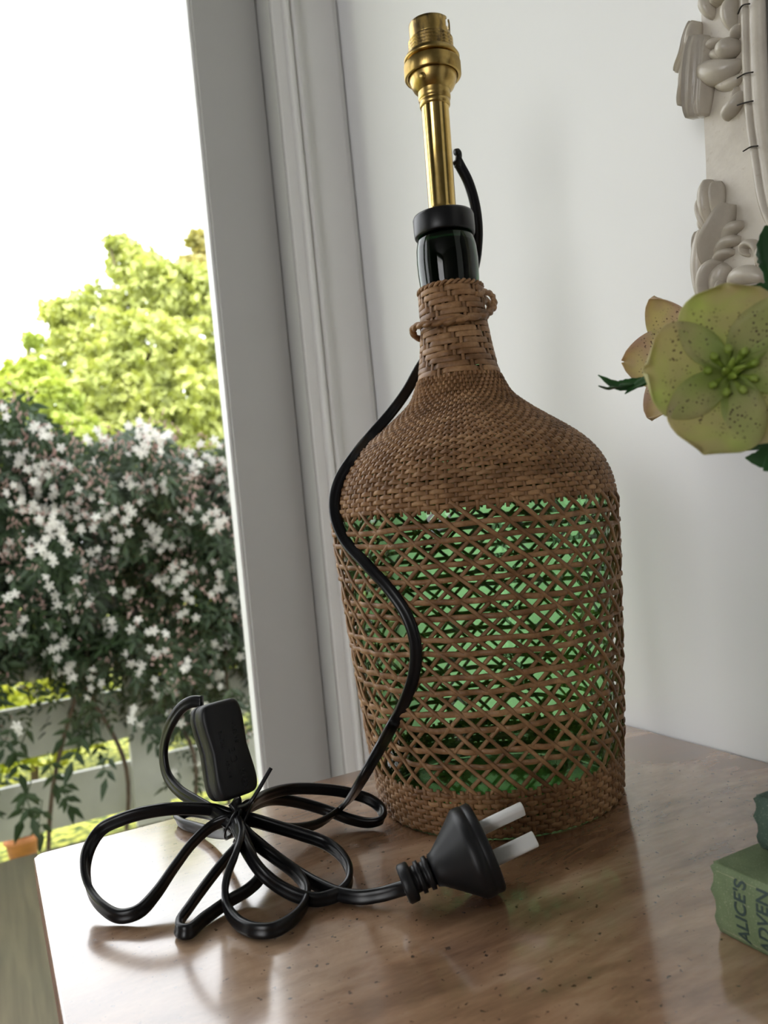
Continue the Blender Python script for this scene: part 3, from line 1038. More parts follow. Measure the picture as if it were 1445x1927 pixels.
def switch_half(name, z0, z1, bulge):
    """rounded, slightly waisted shell: outline in x (width) / y (length), lofted in z (thickness)"""
    n = 48
    V, F = [], []
    levels = [(z0, 1.0), (z0 + (z1 - z0) * 0.55, 1.0), (z0 + (z1 - z0) * 0.80, 0.965), (z0 + (z1 - z0) * 0.94, 0.89), (z1, 0.78)]
    for z, sc in levels:
        for k in range(n):
            t = 2 * PI * k / n
            c, s = math.cos(t), math.sin(t)
            x = math.copysign(abs(c) ** 0.33, c)
            y = math.copysign(abs(s) ** 0.33, s)
            wst = 1 - 0.13 * math.exp(-(y / 0.45) ** 2)
            inset = (1 - sc) * 0.0125
            V.append((x * (0.0135 - inset) * wst, y * (SWL / 2 - inset), z))
    m = n
    for i in range(len(levels) - 1):
        for k in range(n):
            q = (i * m + k, i * m + (k + 1) % m, (i + 1) * m + (k + 1) % m, (i + 1) * m + k)
            F.append(q if z1 > z0 else q[::-1])
    top = tuple((len(levels) - 1) * m + k for k in range(m))
    bot = tuple(range(m - 1, -1, -1))
    F += [top, bot] if z1 > z0 else [top[::-1], bot[::-1]]
    return me(name, V, F)


link('front_shell', switch_half('front_shell', 0.0003, 0.0112, 1), M['black'], swroot)
link('rear_shell', switch_half('rear_shell', -0.0003, -0.0112, 1), M['black'], swroot)


def text_mesh(name, body, size, ext, bold=0.0):
    c = bpy.data.curves.new(name, 'FONT')
    c.body = body
    c.size = size
    c.extrude = ext
    c.offset = size * bold
    c.align_x = 'CENTER'
    c.align_y = 'CENTER'
    o = bpy.data.objects.new('tmp_text', c)
    COL.objects.link(o)
    bpy.context.view_layer.update()
    dg = bpy.context.evaluated_depsgraph_get()
    m = bpy.data.meshes.new_from_object(o.evaluated_get(dg))
    m.name = name
    bpy.data.objects.remove(o)
    bpy.data.curves.remove(c)
    return m


for body, x, y, sz in (('KEMA', 0.0040, -0.019, 0.0050), ('C E', 0.0008, -0.0045, 0.0060), ('2A 250V', 0.0050, 0.008, 0.0034), ('INLINE', -0.0042, 0.006, 0.0034), ('SWITCH', -0.0040, -0.011, 0.0028)):
    t_ = text_mesh('embossed_marking', body, sz, 0.0004)
    link('embossed_marking', t_, M['black'], swroot, loc=(x, y, 0.0113), rot=(0, 0, math.radians(90)))

# plug lying on its rim
face = at_z(913, 1606, TABLE + 0.0245)
tail = at_z(768, 1661, TABLE + 0.0125)
pax = (face - tail + FWD * 0.008).normalized()
plen = (face - tail).length
plug = empty('plug')
plug.parent = lamp
q = pax.to_track_quat('Z', 'Y')
px_ = (UPV - pax * UPV.dot(pax)).normalized()
py_ = pax.cross(px_)
plug.matrix_local = Matrix.Translation(tail - LAMP) @ Matrix(((px_.x, py_.x, pax.x, 0), (px_.y, py_.y, pax.y, 0), (px_.z, py_.z, pax.z, 0), (0, 0, 0, 1)))
pb = [(0, 0.0135), (0.0082, 0.0135), (0.0095, 0.0165), (0.0135, 0.0215), (0.0185, 0.0275), (0.0225, 0.0320), (0.0235, 0.0332), (0.0240, 0.0345), (0.0240, 0.0385), (0.0234, 0.0390), (0.0237, 0.0395), (0.0237, plen + 0.001), (0.0228, plen + 0.002), (0, plen + 0.002)]
sq = lambda i, k, r: r * (1.0 - 0.06 * math.cos(2 * (2 * PI * k / 64)) * 0.5 - 0.03)
link('plug_body', lathe_mesh('plug_body', pb, 64, sq), M['black'], plug)
link('strain_relief', lathe_mesh('strain_relief', [(0, -0.003), (0.0088, -0.003), (0.0098, -0.002), (0.0098, 0.0022), (0.0088, 0.003), (0.0066, 0.0032), (0.0066, 0.0055), (0.0080, 0.0056), (0.0082, 0.0078),
                                                   (0.0066, 0.008), (0.0066, 0.0100), (0.0082, 0.0102), (0.0085, 0.0125), (0.0068, 0.0128), (0.0068, 0.0140), (0, 0.014)], 40), M['black'], plug)
for k in range(2):
    s_ = 1 if k == 0 else -1
    pv = rounded_slab('pin_sleeve', 0.0040, 0.0024, 0, 0.0245, 0.0020, 0.0006, 5)
    pv.polygons.foreach_set('use_smooth', [True] * len(pv.polygons))
    o = link('pin_sleeve', pv, M['sleeve'], plug, loc=(0.0085 * s_ + 0.0025, 0.004, plen + 0.0018), rot=(0, 0, math.radians(30 * s_)))

# twist tie round the bundle
tt = empty('twist_tie', at_h(*c5(745, 590), 0.0))
tag(tt, 'thin black twist tie binding the coiled black cord', 'tie')
O = tt.location.copy()
K0 = at_h(*c5(738, 590), 0.031)
for k, (dx, tz) in enumerate(((0.0, 0.5), (0.004, 0.65), (-0.003, 0.35))):
    nrm_ = (RGT * 0.75 - UPV * 0.45 + FWD * 0.3 * (k - 1)).normalized()
    u_ = nrm_.orthogonal().normalized()
    v_ = nrm_.cross(u_)
    pts = [K0 + nrm_ * dx + u_ * (0.0120 * math.cos(a)) + v_ * (0.0105 * math.sin(a)) - O for a in [2 * PI * i / 28 for i in range(28)]]
    link('tie_loop', sweep('tie_loop', pts, ellipse_prof(0.0011, 0.0006, 6), closed=True), M['cord'], tt)
tp = [K0 + RGT * 0.002 + UPV * 0.009 - FWD * 0.006, at_d(470, 1510, 0.448), at_d(484, 1490, 0.449), at_d(498, 1466, 0.451), at_d(510, 1445, 0.453)]
link('tie_tail', sweep('tie_tail', catmull([p - O for p in tp], 6), ellipse_prof(0.0012, 0.0006, 6)), M['cord'], tt)

# ------------------------------------------------------------------ books
def book(name, x0, x1, y0, y1, z0, z1, mat, label, lines=None, worn=0.0):
    """spine faces -x, spine runs along y, head of the book at y1"""
    b = empty(name, ((x0 + x1) / 2, (y0 + y1) / 2, z0))
    tag(b, label, 'book', 'worn old books under the flowers')
    hx, hy, h = (x1 - x0) / 2, (y1 - y0) / 2, z1 - z0
    c = 0.0028
    # case: rounded spine + two boards
    pr = []
    n = 12
    for i in range(n + 1):
        a = -PI / 2 + PI * i / n
        pr.append((-hx - 0.0035 * math.cos(a) + 0.0035, h / 2 + (h / 2) * math.sin(a)))
    inner = [(x + c, h / 2 + (z - h / 2) * (1 - 2 * c / h)) for x, z in pr]
    V, F = [], []
    ny = 24
    for j in range(ny + 1):
        y = -hy + 2 * hy * j / ny
        for x, z in pr: V.append((x, y, z))
        for x, z in inner: V.append((x, y, z))
    m = 2 * (n + 1)
    for j in range(ny):
        for i in range(n):
            F.append((j * m + i, (j + 1) * m + i, (j + 1) * m + i + 1, j * m + i + 1))
            F.append((j * m + n + 1 + i, j * m + n + 2 + i, (j + 1) * m + n + 2 + i, (j + 1) * m + n + 1 + i))
        F.append((j * m, j * m + n + 1, (j + 1) * m + n + 1, (j + 1) * m))
        F.append((j * m + n, (j + 1) * m + n, (j + 1) * m + 2 * n + 1, j * m + 2 * n + 1))
    for j in (0, ny):
        for i in range(n):
            q = (j * m + i, j * m + i + 1, j * m + n + 2 + i, j * m + n + 1 + i)
            F.append(q if j == 0 else q[::-1])
    # frayed head and tail
    r2 = random.Random(3)
    V = [list(v) for v in V]
    for i in range(n + 1):
        d = r2.uniform(-0.0022, 0.0006) * worn
        V[ny * m + i][1] += d
        V[ny * m + n + 1 + i][1] += d
    link('spine', me('spine', V, F), mat, b)
    xs = -hx + 0.0035
    boxes('cover', [(xs, hx, -hy, hy, 0, c)], mat, b, bevel=0.0008)
    boxes('cover', [(xs, hx, -hy, hy, h - c, h)], mat, b, bevel=0.0008)
    boxes('page_block', [(xs - 0.002, hx - 0.003, -hy + 0.003, hy - 0.003, c + 0.0001, h - c - 0.0001)], M['paper'], b)
    if lines:
        for body, off, sz in lines:
            t_ = text_mesh('spine_lettering', body, sz, 0.00005, 0.018)
            # wrap on to the rounded spine
            for v in t_.vertices:
                u, w_, e = v.co.x, v.co.y, v.co.z
                s = max(-0.99, min(0.99, u / (h / 2)))
                v.co = (-hx + 0.0035 - 0.0035 * math.sqrt(1 - s * s) - 0.00012 - e, hy - off + w_, h / 2 + u)
            t_.update()
            link('spine_lettering', t_, M['ink'], b)
    return b


g0 = at_h(1345, 1757, 0.0)
GB = (g0.x, g0.x + 0.125, g0.y - 0.185, g0.y)
book('green_book', GB[0], GB[1], GB[2], GB[3], TABLE, TABLE + 0.0315, M['cloth_pale'],
     'faded pale green cloth book with dark title lettering on its spine', [("ALICE'S", 0.0155, 0.0082), ('ADVEN', 0.0265, 0.0082), ('TURES', 0.0375, 0.0082)], 1.0)
d0 = at_z(1423, 1600, TABLE + 0.0315)
book('dark_book', d0.x, d0.x + 0.10, d0.y - 0.155, d0.y, TABLE + 0.0317, TABLE + 0.056, M['cloth_dark'],
     'dark green worn book stacked on the pale green book', None, 0.9)

# ------------------------------------------------------------------ vase (outside the picture) and hellebores
VX, VY, VZ = d0.x + 0.055, d0.y - 0.060, TABLE + 0.0562
vs = link('flower_vase', lathe_mesh('flower_vase', [(0, 0), (0.026, 0), (0.030, 0.003), (0.036, 0.03), (0.034, 0.06), (0.024, 0.085), (0.020, 0.098), (0.023, 0.106), (0.0215, 0.106), (0.0185, 0.098), (0.0185, 0.02), (0, 0.02)], 48),
          M['vase'], None, loc=(VX, VY, VZ))
tag(vs, 'small cream vase holding the hellebores on the dark book', 'vase')
MOUTH = Vector((VX, VY, VZ + 0.104))


def sepal_mesh(name, Ln, W, cup, fold=0.0, wave=0.0, point=False):
    nu, nv = 14, 10
    V, F = [], []
    for i in range(nu + 1):
        t = i / nu
        q_ = (t - 0.60) / (0.62 if t < 0.60 else 0.42)
        wd = W * max(0.03, 1 - abs(q_) ** 2.4) ** 0.55
        if i == nu: wd = W * 0.10
        if point: wd = W * (0.03 if i == nu else math.sin(PI * min(1, (0.10 + 0.90 * t) ** 0.95)) ** 0.66)
        for j in range(nv + 1):
            s = -1 + 2 * j / nv
            x = s * wd
            y = Ln * (0.03 + 0.97 * t) - 0.06 * Ln * s * s * t
            z = cup * Ln * (t ** 1.6) + 0.22 * W * s * s * (1 - 0.3 * t) + wave * Ln * math.sin(5 * t + 3 * s) * s * s + fold * W * max(0, s) ** 2
            if fold: x -= fold * 0.45 * W * max(0, s) ** 2
            V.append((x, y, z))
    m = nv + 1
    for i in range(nu):
        for j in range(nv):
            F.append((i * m + j, i * m + j + 1, (i + 1) * m + j + 1, (i + 1) * m + j))
    return me(name, V, F)


def hellebore(name, ctr, facing, spin, size, mat, label, angles, folds, stem_pts, cup=0.18, W=0.52, point=False):
    z = facing.normalized()
    x = (RGT - z * RGT.dot(z)).normalized()
    y = z.cross(x)
    root = empty(name, ctr)
    root.matrix_world = Matrix(((x.x, y.x, z.x, ctr.x), (x.y, y.y, z.y, ctr.y), (x.z, y.z, z.z, ctr.z), (0, 0, 0, 1)))
    tag(root, label, 'flower', 'hellebores in the vase')
    for k, a in enumerate(angles):
        fo = folds[k]
        ln = size * (1.0 if k % 2 else 1.04)
        s = link('sepal', sepal_mesh('sepal', ln, ln * W * (0.95 + 0.1 * (k % 2)), cup, fo, 0.03, point), mat, root,
                 loc=(0, 0, 0.0006 * (k % 3)), rot=(0, 0, math.radians(a - 90)))
        so = s.modifiers.new('thick', 'SOLIDIFY')
        so.thickness = 0.0004
    for k in range(9):
        a = 2 * PI * k / 9 + 0.2
        r0, r1 = size * 0.10, size * 0.24
        p = [Vector((r0 * math.cos(a), r0 * math.sin(a), 0.001)), Vector((r1 * math.cos(a), r1 * math.sin(a), 0.003)), Vector((r1 * 1.12 * math.cos(a), r1 * 1.12 * math.sin(a), 0.0062))]
        link('nectary', sweep('nectary', catmull(p, 4), ellipse_prof(size * 0.055, size * 0.045, 8), scales=[0.5, 0.6, 0.75, 0.9, 1.0, 1.05, 1.05, 1.0, 0.8]), M['nectary'], root)
    for k in range(4):
        a = 2 * PI * k / 4
        p = [Vector((0.0012 * math.cos(a), 0.0012 * math.sin(a), 0.0)), Vector((0.002 * math.cos(a), 0.002 * math.sin(a), 0.006)), Vector((0.0034 * math.cos(a), 0.0034 * math.sin(a), 0.0105))]
        link('carpel', sweep('carpel', catmull(p, 3), ellipse_prof(size * 0.06, size * 0.05, 7), scales=[0.9, 1, 1, 0.9, 0.7, 0.5, 0.3]), M['nectary'], root)
    inv = root.matrix_world.inverted()
    pts = catmull([inv @ p for p in stem_pts], 8)
    link('stem', sweep('stem', pts, ellipse_prof(0.0016, 0.0016, 8)), M['stem'], root)
    return root


fc = at_d(1372, 702, 0.300)
ff = (-FWD * 0.93 - RGT * 0.22 + UPV * 0.05)
hellebore('hellebore_flower', fc, ff, 0, 0.0315, M['sepal_front'], 'large pale green hellebore with freckled sepals facing the viewer',
          [88, 172, 246, 318, 22], [0.0, -0.0, 0.0, 0.0, 0.0],
          [fc, fc - ff.normalized() * 0.014 + UPV * 0.003, fc + FWD * 0.030 + RGT * 0.03 - UPV * 0.002, MOUTH + UPV * 0.03 - FWD * 0.010 - RGT * 0.004, MOUTH - FWD * 0.010 + Vector((0, 0, -0.05))], cup=0.16, W=0.56)
bc = at_d(1290, 672, 0.400)
bf = (-FWD * 0.40 - RGT * 0.88 + UPV * 0.0)
hellebore('hellebore_flower', bc, bf, 0, 0.0315, M['sepal_back'], 'smaller pink and yellow speckled hellebore turned sideways behind the large one',
          [100, 172, 244, 316, 28], [0.0, 0.0, 0.0, 0.0, 0.0],
          [bc, bc - bf.normalized() * 0.012, bc + RGT * 0.035 + UPV * 0.0, MOUTH + UPV * 0.04 + FWD * 0.012, MOUTH + FWD * 0.010 + Vector((0, 0, -0.05))], cup=0.35, W=0.46, point=True)


def leaflet_mesh(name, path, wid, nrm, serr=0.0):
    n = len(path)
    V, F = [], []
    for i, p in enumerate(path):
        t = i / (n - 1)
        tg = (path[min(i + 1, n - 1)] - path[max(i - 1, 0)]).normalized()
        sdv = nrm.cross(tg).normalized()
        wd = wid * (math.sin(PI * (0.06 + 0.94 * t) ** 0.9) ** 0.8 if 0 < i < n - 1 else 0.06)
        if serr and i % 2: wd *= 1 + serr
        for s in (-1, -0.5, 0, 0.5, 1):
            V.append(p + sdv * (s * wd) + nrm * (abs(s) * wd * 0.35))
    for i in range(n - 1):
        for j in range(4):
            F.append((i * 5 + j, i * 5 + j + 1, (i + 1) * 5 + j + 1, (i + 1) * 5 + j))
    return me(name, V, F)


def leaf_sprig(label, base, leaflets, stem_pts):
    r = empty('hellebore_leaf', base)
    tag(r, label, 'leaf', 'hellebore leaves in the vase')
    for path, wid, nr in leaflets:
        m = leaflet_mesh('leaflet', catmull([p - base for p in path], 5), wid, nr.normalized(), 0.12)
        o = link('leaflet', m, M['hleaf'], r)
        so = o.modifiers.new('thick', 'SOLIDIFY')
        so.thickness = 0.0004
    if stem_pts:
        link('leaf_stem', sweep('leaf_stem', catmull([p - base for p in stem_pts], 6), ellipse_prof(0.0013, 0.0013, 6)), M['stem'], r)
    return r


nview = -FWD * 0.35 + UPV * 0.9
b1 = at_d(1300, 703, 0.345)
leaf_sprig('slender dark green hellebore leaf poking out past the flower over the white wall', b1,
           [([b1, at_d(1250, 708, 0.34), at_d(1215, 720, 0.34), at_d(1176, 742, 0.338)], 0.0042, nview),
            ([at_d(1230, 715, 0.342), at_d(1190, 724, 0.344), at_d(1160, 727, 0.345), at_d(1125, 706, 0.346)], 0.0026, -FWD + UPV * 0.4),
            ([at_d(1195, 724, 0.342), at_d(1165, 729, 0.340), at_d(1145, 734, 0.349), at_d(1126, 727, 0.338)], 0.0022, nview)],
           [b1, at_d(1380, 712, 0.345), at_d(1480, 745, 0.350), MOUTH + UPV * 0.035 + FWD * 0.005 + RGT * 0.004, MOUTH + FWD * 0.005 + RGT * 0.004 + Vector((0, 0, -0.05))])
b2 = at_d(1475, 585, 0.33)
leaf_sprig('dark green hellebore leaf above the large flower against the carved frame', b2,
           [([b2, at_d(1455, 572, 0.33), at_d(1425, 560, 0.33), at_d(1395, 546, 0.33)], 0.0070, -FWD + UPV * 0.3),
            ([b2, at_d(1462, 500, 0.34), at_d(1450, 465, 0.34), at_d(1440, 425, 0.34)], 0.0075, -FWD + UPV * 0.2 - RGT * 0.2)],
           [b2, at_d(1520, 640, 0.34), MOUTH + UPV * 0.05 - RGT * 0.004, MOUTH - RGT * 0.004 + Vector((0, 0, -0.05))])
b3 = at_d(1480, 850, 0.31)
leaf_sprig('dark green hellebore leaves hanging below the large flower', b3,
           [([b3, at_d(1445, 846, 0.315), at_d(1410, 848, 0.315), at_d(1376, 850, 0.315)], 0.0042, nview),
            ([b3, at_d(1455, 862, 0.31), at_d(1430, 868, 0.31), at_d(1402, 862, 0.31)], 0.0050, -FWD + UPV * 0.6),
            ([b3, at_d(1460, 872, 0.30), at_d(1450, 878, 0.30), at_d(1436, 886, 0.30)], 0.0040, -FWD + UPV * 0.6)],
           [b3, at_d(1540, 872, 0.325), MOUTH + UPV * 0.02 - FWD * 0.005 + RGT * 0.002, MOUTH - FWD * 0.005 + RGT * 0.002 + Vector((0, 0, -0.05))])

# ------------------------------------------------------------------ carved mirror on the right wall
MXF = WR - 0.022          # front of the flat frame
mo = at_x(1440, 300, MXF)
mir = empty('carved_mirror', (WR - 0.001, mo.y, mo.z))
tag(mir, 'mirror in a carved cream painted wooden frame on the white wall', 'mirror')
MO = mir.location.copy()


def wp(px, py, lift=0.0): return at_x(px, py, MXF - lift) - MO
def wq(px, py, lift=0.0):
    p = at_x(px, py, MXF)
    return Vector((MXF - lift, p.y, p.z)) - MO


# flat of the frame: outer edge and inner (sight) edge polylines, top to bottom
outer = [(1300, -330), (1305, -200), (1312, -90), (1319, 0), (1321, 110), (1324, 220), (1328, 300), (1330, 380), (1330, 470), (1338, 560), (1375, 640), (1440, 690)]
inner = [(1395, -330), (1396, -200), (1398, -90), (1402, 0), (1405, 110), (1411, 218), (1422, 300), (1438, 390), (1462, 440), (1490, 480), (1520, 520), (1560, 560)]
V, F = [], []
n = len(outer)
for i in range(n):
    a, b = wq(*outer[i]), wq(*inner[i])
    for p, dx in ((a, 0), (a, 0.020), (b, 0.020), (b, 0)):
        V.append((p.x + dx, p.y, p.z))
for i in range(n - 1):
    for k in range(4):
        k2 = (k + 1) % 4
        F.append((i * 4 + k, (i + 1) * 4 + k, (i + 1) * 4 + k2, i * 4 + k2))
F += [(0, 1, 2, 3), ((n - 1) * 4 + 3, (n - 1) * 4 + 2, (n - 1) * 4 + 1, (n - 1) * 4)]
o = link('frame_flat', me('frame_flat', V, F, smooth=False), M['carved'], mir)
# sight moulding: rounded step beside the glass
def carve(name, path, width, hgt, mat=None, taper=True, ridge=0, per=7, lift=0.0, n=14, tt_=0.75):
    P = catmull([wq(x, y) for x, y in path], per)
    N = len(P)
    V, F = [], []
    for i, p in enumerate(P):
        t = i / (N - 1)
        tg = (P[min(i + 1, N - 1)] - P[max(i - 1, 0)]).normalized()
        sd_ = Vector((-1, 0, 0)).cross(tg).normalized()
        e = (math.sin(PI * (0.08 + 0.88 * t)) ** tt_) if taper else 1.0
        for k in range(n + 1):
            a = PI * k / n
            rg = 1.0 + (0.22 * math.cos(2 * ridge * a) if ridge else 0)
            V.append(p + sd_ * (width * e * math.cos(a)) + Vector((-1, 0, 0)) * (lift - 0.001 + hgt * e ** 0.7 * math.sin(a) ** 0.8 * rg))
    m = n + 1
    for i in range(N - 1):
        for k in range(n):
            F.append((i * m + k, (i + 1) * m + k, (i + 1) * m + k + 1, i * m + k + 1))
        F.append((i * m, i * m + n, (i + 1) * m + n, (i + 1) * m))
    F.append(tuple(range(m)))
    F.append(tuple((N - 1) * m + k for k in range(m - 1, -1, -1)))
    return link(name, me(name, V, F), mat or M['carved'], mir)


carve('sight_moulding', [(x + 4, y) for x, y in inner], 0.0035, 0.006, taper=False)
carve('sight_moulding', [(x + 20, y) for x, y in inner], 0.0062, 0.0045, taper=False)
gb = [wq(x + 34, y) for x, y in inner]
V = [(p.x + 0.012, p.y, p.z) for p in gb] + [(p.x + 0.012, p.y - 0.22, p.z) for p in gb] + [(p.x + 0.016, p.y, p.z) for p in gb] + [(p.x + 0.016, p.y - 0.22, p.z) for p in gb]
F = []
for i in range(n - 1):
    F += [(i, i + 1, n + i + 1, n + i), (2 * n + i, 3 * n + i, 3 * n + i + 1, 2 * n + i + 1), (i, 2 * n + i, 2 * n + i + 1, i + 1), (n + i, n + i + 1, 3 * n + i + 1, 3 * n + i)]
link('mirror_glass', me('mirror_glass', V, F, smooth=False), M['mirror'], mir)


def u2(x, y): return 1270 + x / 7.709, y / 7.709
def u3(x, y): return 1290 + x / 6.884, 320 + y / 6.884


cv = [  # upper drapery and shell cluster
    ('carved_drape', [u2(345, 330), u2(300, 560), u2(240, 800), u2(90, 1060)], 0.0042, 0.011, 3),
    ('carved_drape', [u2(360, 360), u2(330, 620), u2(300, 900)], 0.0038, 0.013, 0),
    ('carved_drape', [u2(240, 900), u2(200, 1080), u2(160, 1330)], 0.0034, 0.010, 0),
    ('carved_drape', [u2(330, 600), u2(300, 1000), u2(260, 1300), u2(180, 1560)], 0.0036, 0.013, 2),
    ('carved_drape', [u2(420, 560), u2(400, 900), u2(370, 1300), u2(320, 1720)], 0.0075, 0.016, 5),
    ('carved_drape', [u2(520, 580), u2(500, 1000), u2(470, 1350), u2(440, 1700)], 0.0060, 0.012, 3),
    ('carved_shell', [u2(430, 930), u2(560, 1060), u2(780, 1040), u2(1000, 900)], 0.0085, 0.015, 0),
    ('carved_shell', [u2(560, 1180), u2(720, 1240), u2(900, 1180), u2(1000, 1060)], 0.0040, 0.007, 0),
    ('carved_bud', [u2(700, 700), u2(830, 720), u2(980, 690)], 0.0068, 0.014, 0),
    ('carved_petal', [u2(520, 760), u2(600, 660), u2(710, 570)], 0.0036, 0.010, 0),
    ('carved_petal', [u2(560, 800), u2(680, 810), u2(800, 870)], 0.0042, 0.010, 0),
    ('carved_petal', [u2(460, -60), u2(500, 90), u2(560, 280)], 0.0050, 0.010, 0),
    ('carved_petal', [u2(820, -80), u2(640, 20), u2(610, 110)], 0.0035, 0.009, 0),
    ('carved_petal', [u2(880, -60), u2(830, 200), u2(870, 480)], 0.0048, 0.011, 0),
    ('carved_petal', [u2(1000, 340), u2(930, 480), u2(860, 610)], 0.0030, 0.009, 0),
    ('carved_tendril', [u2(1000, 1330), u2(920, 1500), u2(800, 1660), u2(760, 1760)], 0.0048, 0.010, 0),
    ('carved_tendril', [u2(920, 1260), u2(900, 1420), u2(820, 1560)], 0.0022, 0.007, 0),
    # lower acanthus cluster
    ('acanthus_lobe', [u3(310, 140), u3(320, 400), u3(330, 700)], 0.0055, 0.012, 0),
    ('acanthus_lobe', [u3(430, 160), u3(450, 330), u3(440, 620)], 0.0048, 0.010, 2),
    ('acanthus_lobe', [u3(200, 390), u3(240, 560), u3(290, 800)], 0.0034, 0.009, 0),
    ('acanthus_lobe', [u3(215, 620), u3(240, 720), u3(270, 800)], 0.0028, 0.007, 0),
    ('acanthus_lobe', [u3(600, 440), u3(520, 700), u3(400, 950), u3(330, 1250)], 0.0078, 0.017, 2),
    ('acanthus_lobe', [u3(760, 700), u3(640, 760), u3(500, 950)], 0.0042, 0.010, 0),
    ('acanthus_lobe', [u3(720, 900), u3(580, 940), u3(420, 1130)], 0.0042, 0.011, 0),
    ('acanthus_lobe', [u3(640, 1060), u3(520, 1090), u3(390, 1230)], 0.0034, 0.010, 0),
    ('acanthus_lobe', [u3(240, 780), u3(230, 1050), u3(220, 1350), u3(250, 1800)], 0.0060, 0.011, 0),
    ('acanthus_lobe', [u3(180, 800), u3(195, 1000), u3(190, 1200)], 0.0032, 0.008, 3),
    ('acanthus_lobe', [u3(480, 1170), u3(380, 1280), u3(320, 1480), u3(320, 1800)], 0.0050, 0.015, 0),
    ('acanthus_lobe', [u3(560, 1230), u3(460, 1400), u3(420, 1700)], 0.0068, 0.010, 0),
    ('acanthus_lobe', [u3(520, 1400), u3(500, 1520), u3(460, 1640)], 0.0028, 0.010, 0),
    ('acanthus_lobe', [u3(1060, 1400), u3(880, 1350), u3(720, 1380), u3(610, 1520)], 0.0060, 0.012, 0),
    ('carved_scroll', [u3(840, 1110), u3(790, 1080), u3(790, 1000), u3(860, 950), u3(930, 980), u3(960, 1100), u3(930, 1300)], 0.0026, 0.009, 0),
    ('carved_scroll', [u3(1000, 980), u3(1020, 1100), u3(980, 1280)], 0.0036, 0.009, 0),
    # above the picture
    ('carved_petal', [(1330, -300), (1345, -200), (1335, -90)], 0.0070, 0.012, 3),
    ('carved_petal', [(1365, -280), (1355, -180), (1370, -60)], 0.0060, 0.012, 0),
]
for nm, path, wd, hg, rd in cv:
    carve(nm, path, wd, hg, ridge=rd, tt_=0.28 if nm == 'carved_drape' else (0.55 if nm == 'acanthus_lobe' else 0.75))
for path in ([(1401, 31), (1409, 15), (1424, 11)], [(1400, 150), (1414, 142), (1430, 139)], [(1400, 201), (1415, 196), (1430, 193)], [(1411, 287), (1425, 279), (1439, 277)]):
    P = [wq(x, y, 0.0064) for x, y in path]
    link('paint_crack', sweep('paint_crack', catmull(P, 4), ellipse_prof(0.00045, 0.0006, 5)), M['crack'], mir)

# ------------------------------------------------------------------ garden
def leaf_cloud(name, pts, nrm, size, mat, parent, aspect=0.55, jitter=0.9, kind='stuff'):
    n = len(pts)
    d = rng.normal(size=(n, 3)) * jitter + nrm * 0.5
    d /= np.linalg.norm(d, axis=1)[:, None]
    a = rng.normal(size=(n, 3))
    u = np.cross(d, a)
    u /= np.linalg.norm(u, axis=1)[:, None]
    v = np.cross(d, u)
    s = size * rng.uniform(0.7, 1.3, size=(n, 1))
    P = np.empty((n, 4, 3))
    P[:, 0] = pts - u * s
    P[:, 1] = pts + v * s * aspect + d * s * 0.15
    P[:, 2] = pts + u * s
    P[:, 3] = pts - v * s * aspect + d * s * 0.15
    m = bpy.data.meshes.new(name)
    m.vertices.add(n * 4)
    m.vertices.foreach_set('co', P.reshape(-1))
    m.loops.add(n * 4)
    m.loops.foreach_set('vertex_index', np.arange(n * 4, dtype=np.int32))
    m.polygons.add(n)
    m.polygons.foreach_set('loop_start', np.arange(0, n * 4, 4, dtype=np.int32))
    m.update(calc_edges=True)
    o = link(name, m, mat, parent)
    if kind: o['kind'] = kind
    return o


def crown_points(blobs, n, shell=0.72):
    P, N = [], []
    vol = np.array([b[3] ** 2 for b in blobs])
    cnt = (vol / vol.sum() * n).astype(int)
    for (x, y, z, r), c in zip(blobs, cnt):
        d = rng.normal(size=(c, 3))
        d /= np.linalg.norm(d, axis=1)[:, None]
        # lumpy twiggy surface
        lump = 1 + 0.30 * np.sin(d[:, :1] * 7 + x * 3) * np.sin(d[:, 1:2] * 6 + z * 5) + 0.12 * np.sin(d[:, 2:3] * 13 + y)
        rr = r * 0.90 * (shell + (1 - shell) * rng.random((c, 1)) ** 0.5) * lump
        P.append(np.array([x, y, z]) + d * rr * np.array([1, 0.85, 0.8]))
        N.append(d + np.array([0, 0, 0.4]))
    return np.concatenate(P), np.concatenate(N)


def tree(name, label, base, blobs_px, Y, n, size, mat, group, trunk_r=0.09):
    root = empty(name, (base[0], base[1], -0.35))
    tag(root, label, 'tree', group)
    off = root.location
    blobs = []
    for px, py, rp, dy in blobs_px:
        p = at_y(px, py, Y + dy)
        sc = (Y + dy) / 1560.0
        blobs.append((p.x - off.x, p.y - off.y, p.z - off.z, rp * sc))
    P, N = crown_points(blobs, n)
    leaf_cloud('crown', P, N, size, mat, root)
    top = Vector((np.mean([b[0] for b in blobs]), np.mean([b[1] for b in blobs]), np.mean([b[2] for b in blobs])))
    tk = catmull([Vector((0, 0, -0.02)), Vector((top.x * 0.3, top.y * 0.3, top.z * 0.45)), top], 8)
    link('trunk', sweep('trunk', tk, ellipse_prof(trunk_r, trunk_r, 10), scales=[1 - 0.6 * i / (len(tk) - 1) for i in range(len(tk))]), M['bark'], root)
    for b in blobs:
        c = Vector(b[:3])
        s0 = tk[len(tk) // 2 + random.randint(0, 5)]
        br_ = catmull([s0, (s0 + c) / 2 + Vector((0, 0, 0.1)), c], 5)
        link('branch', sweep('branch', br_, ellipse_prof(trunk_r * 0.35, trunk_r * 0.35, 6), scales=[1 - 0.75 * i / (len(br_) - 1) for i in range(len(br_))]), M['bark'], root)
    return root


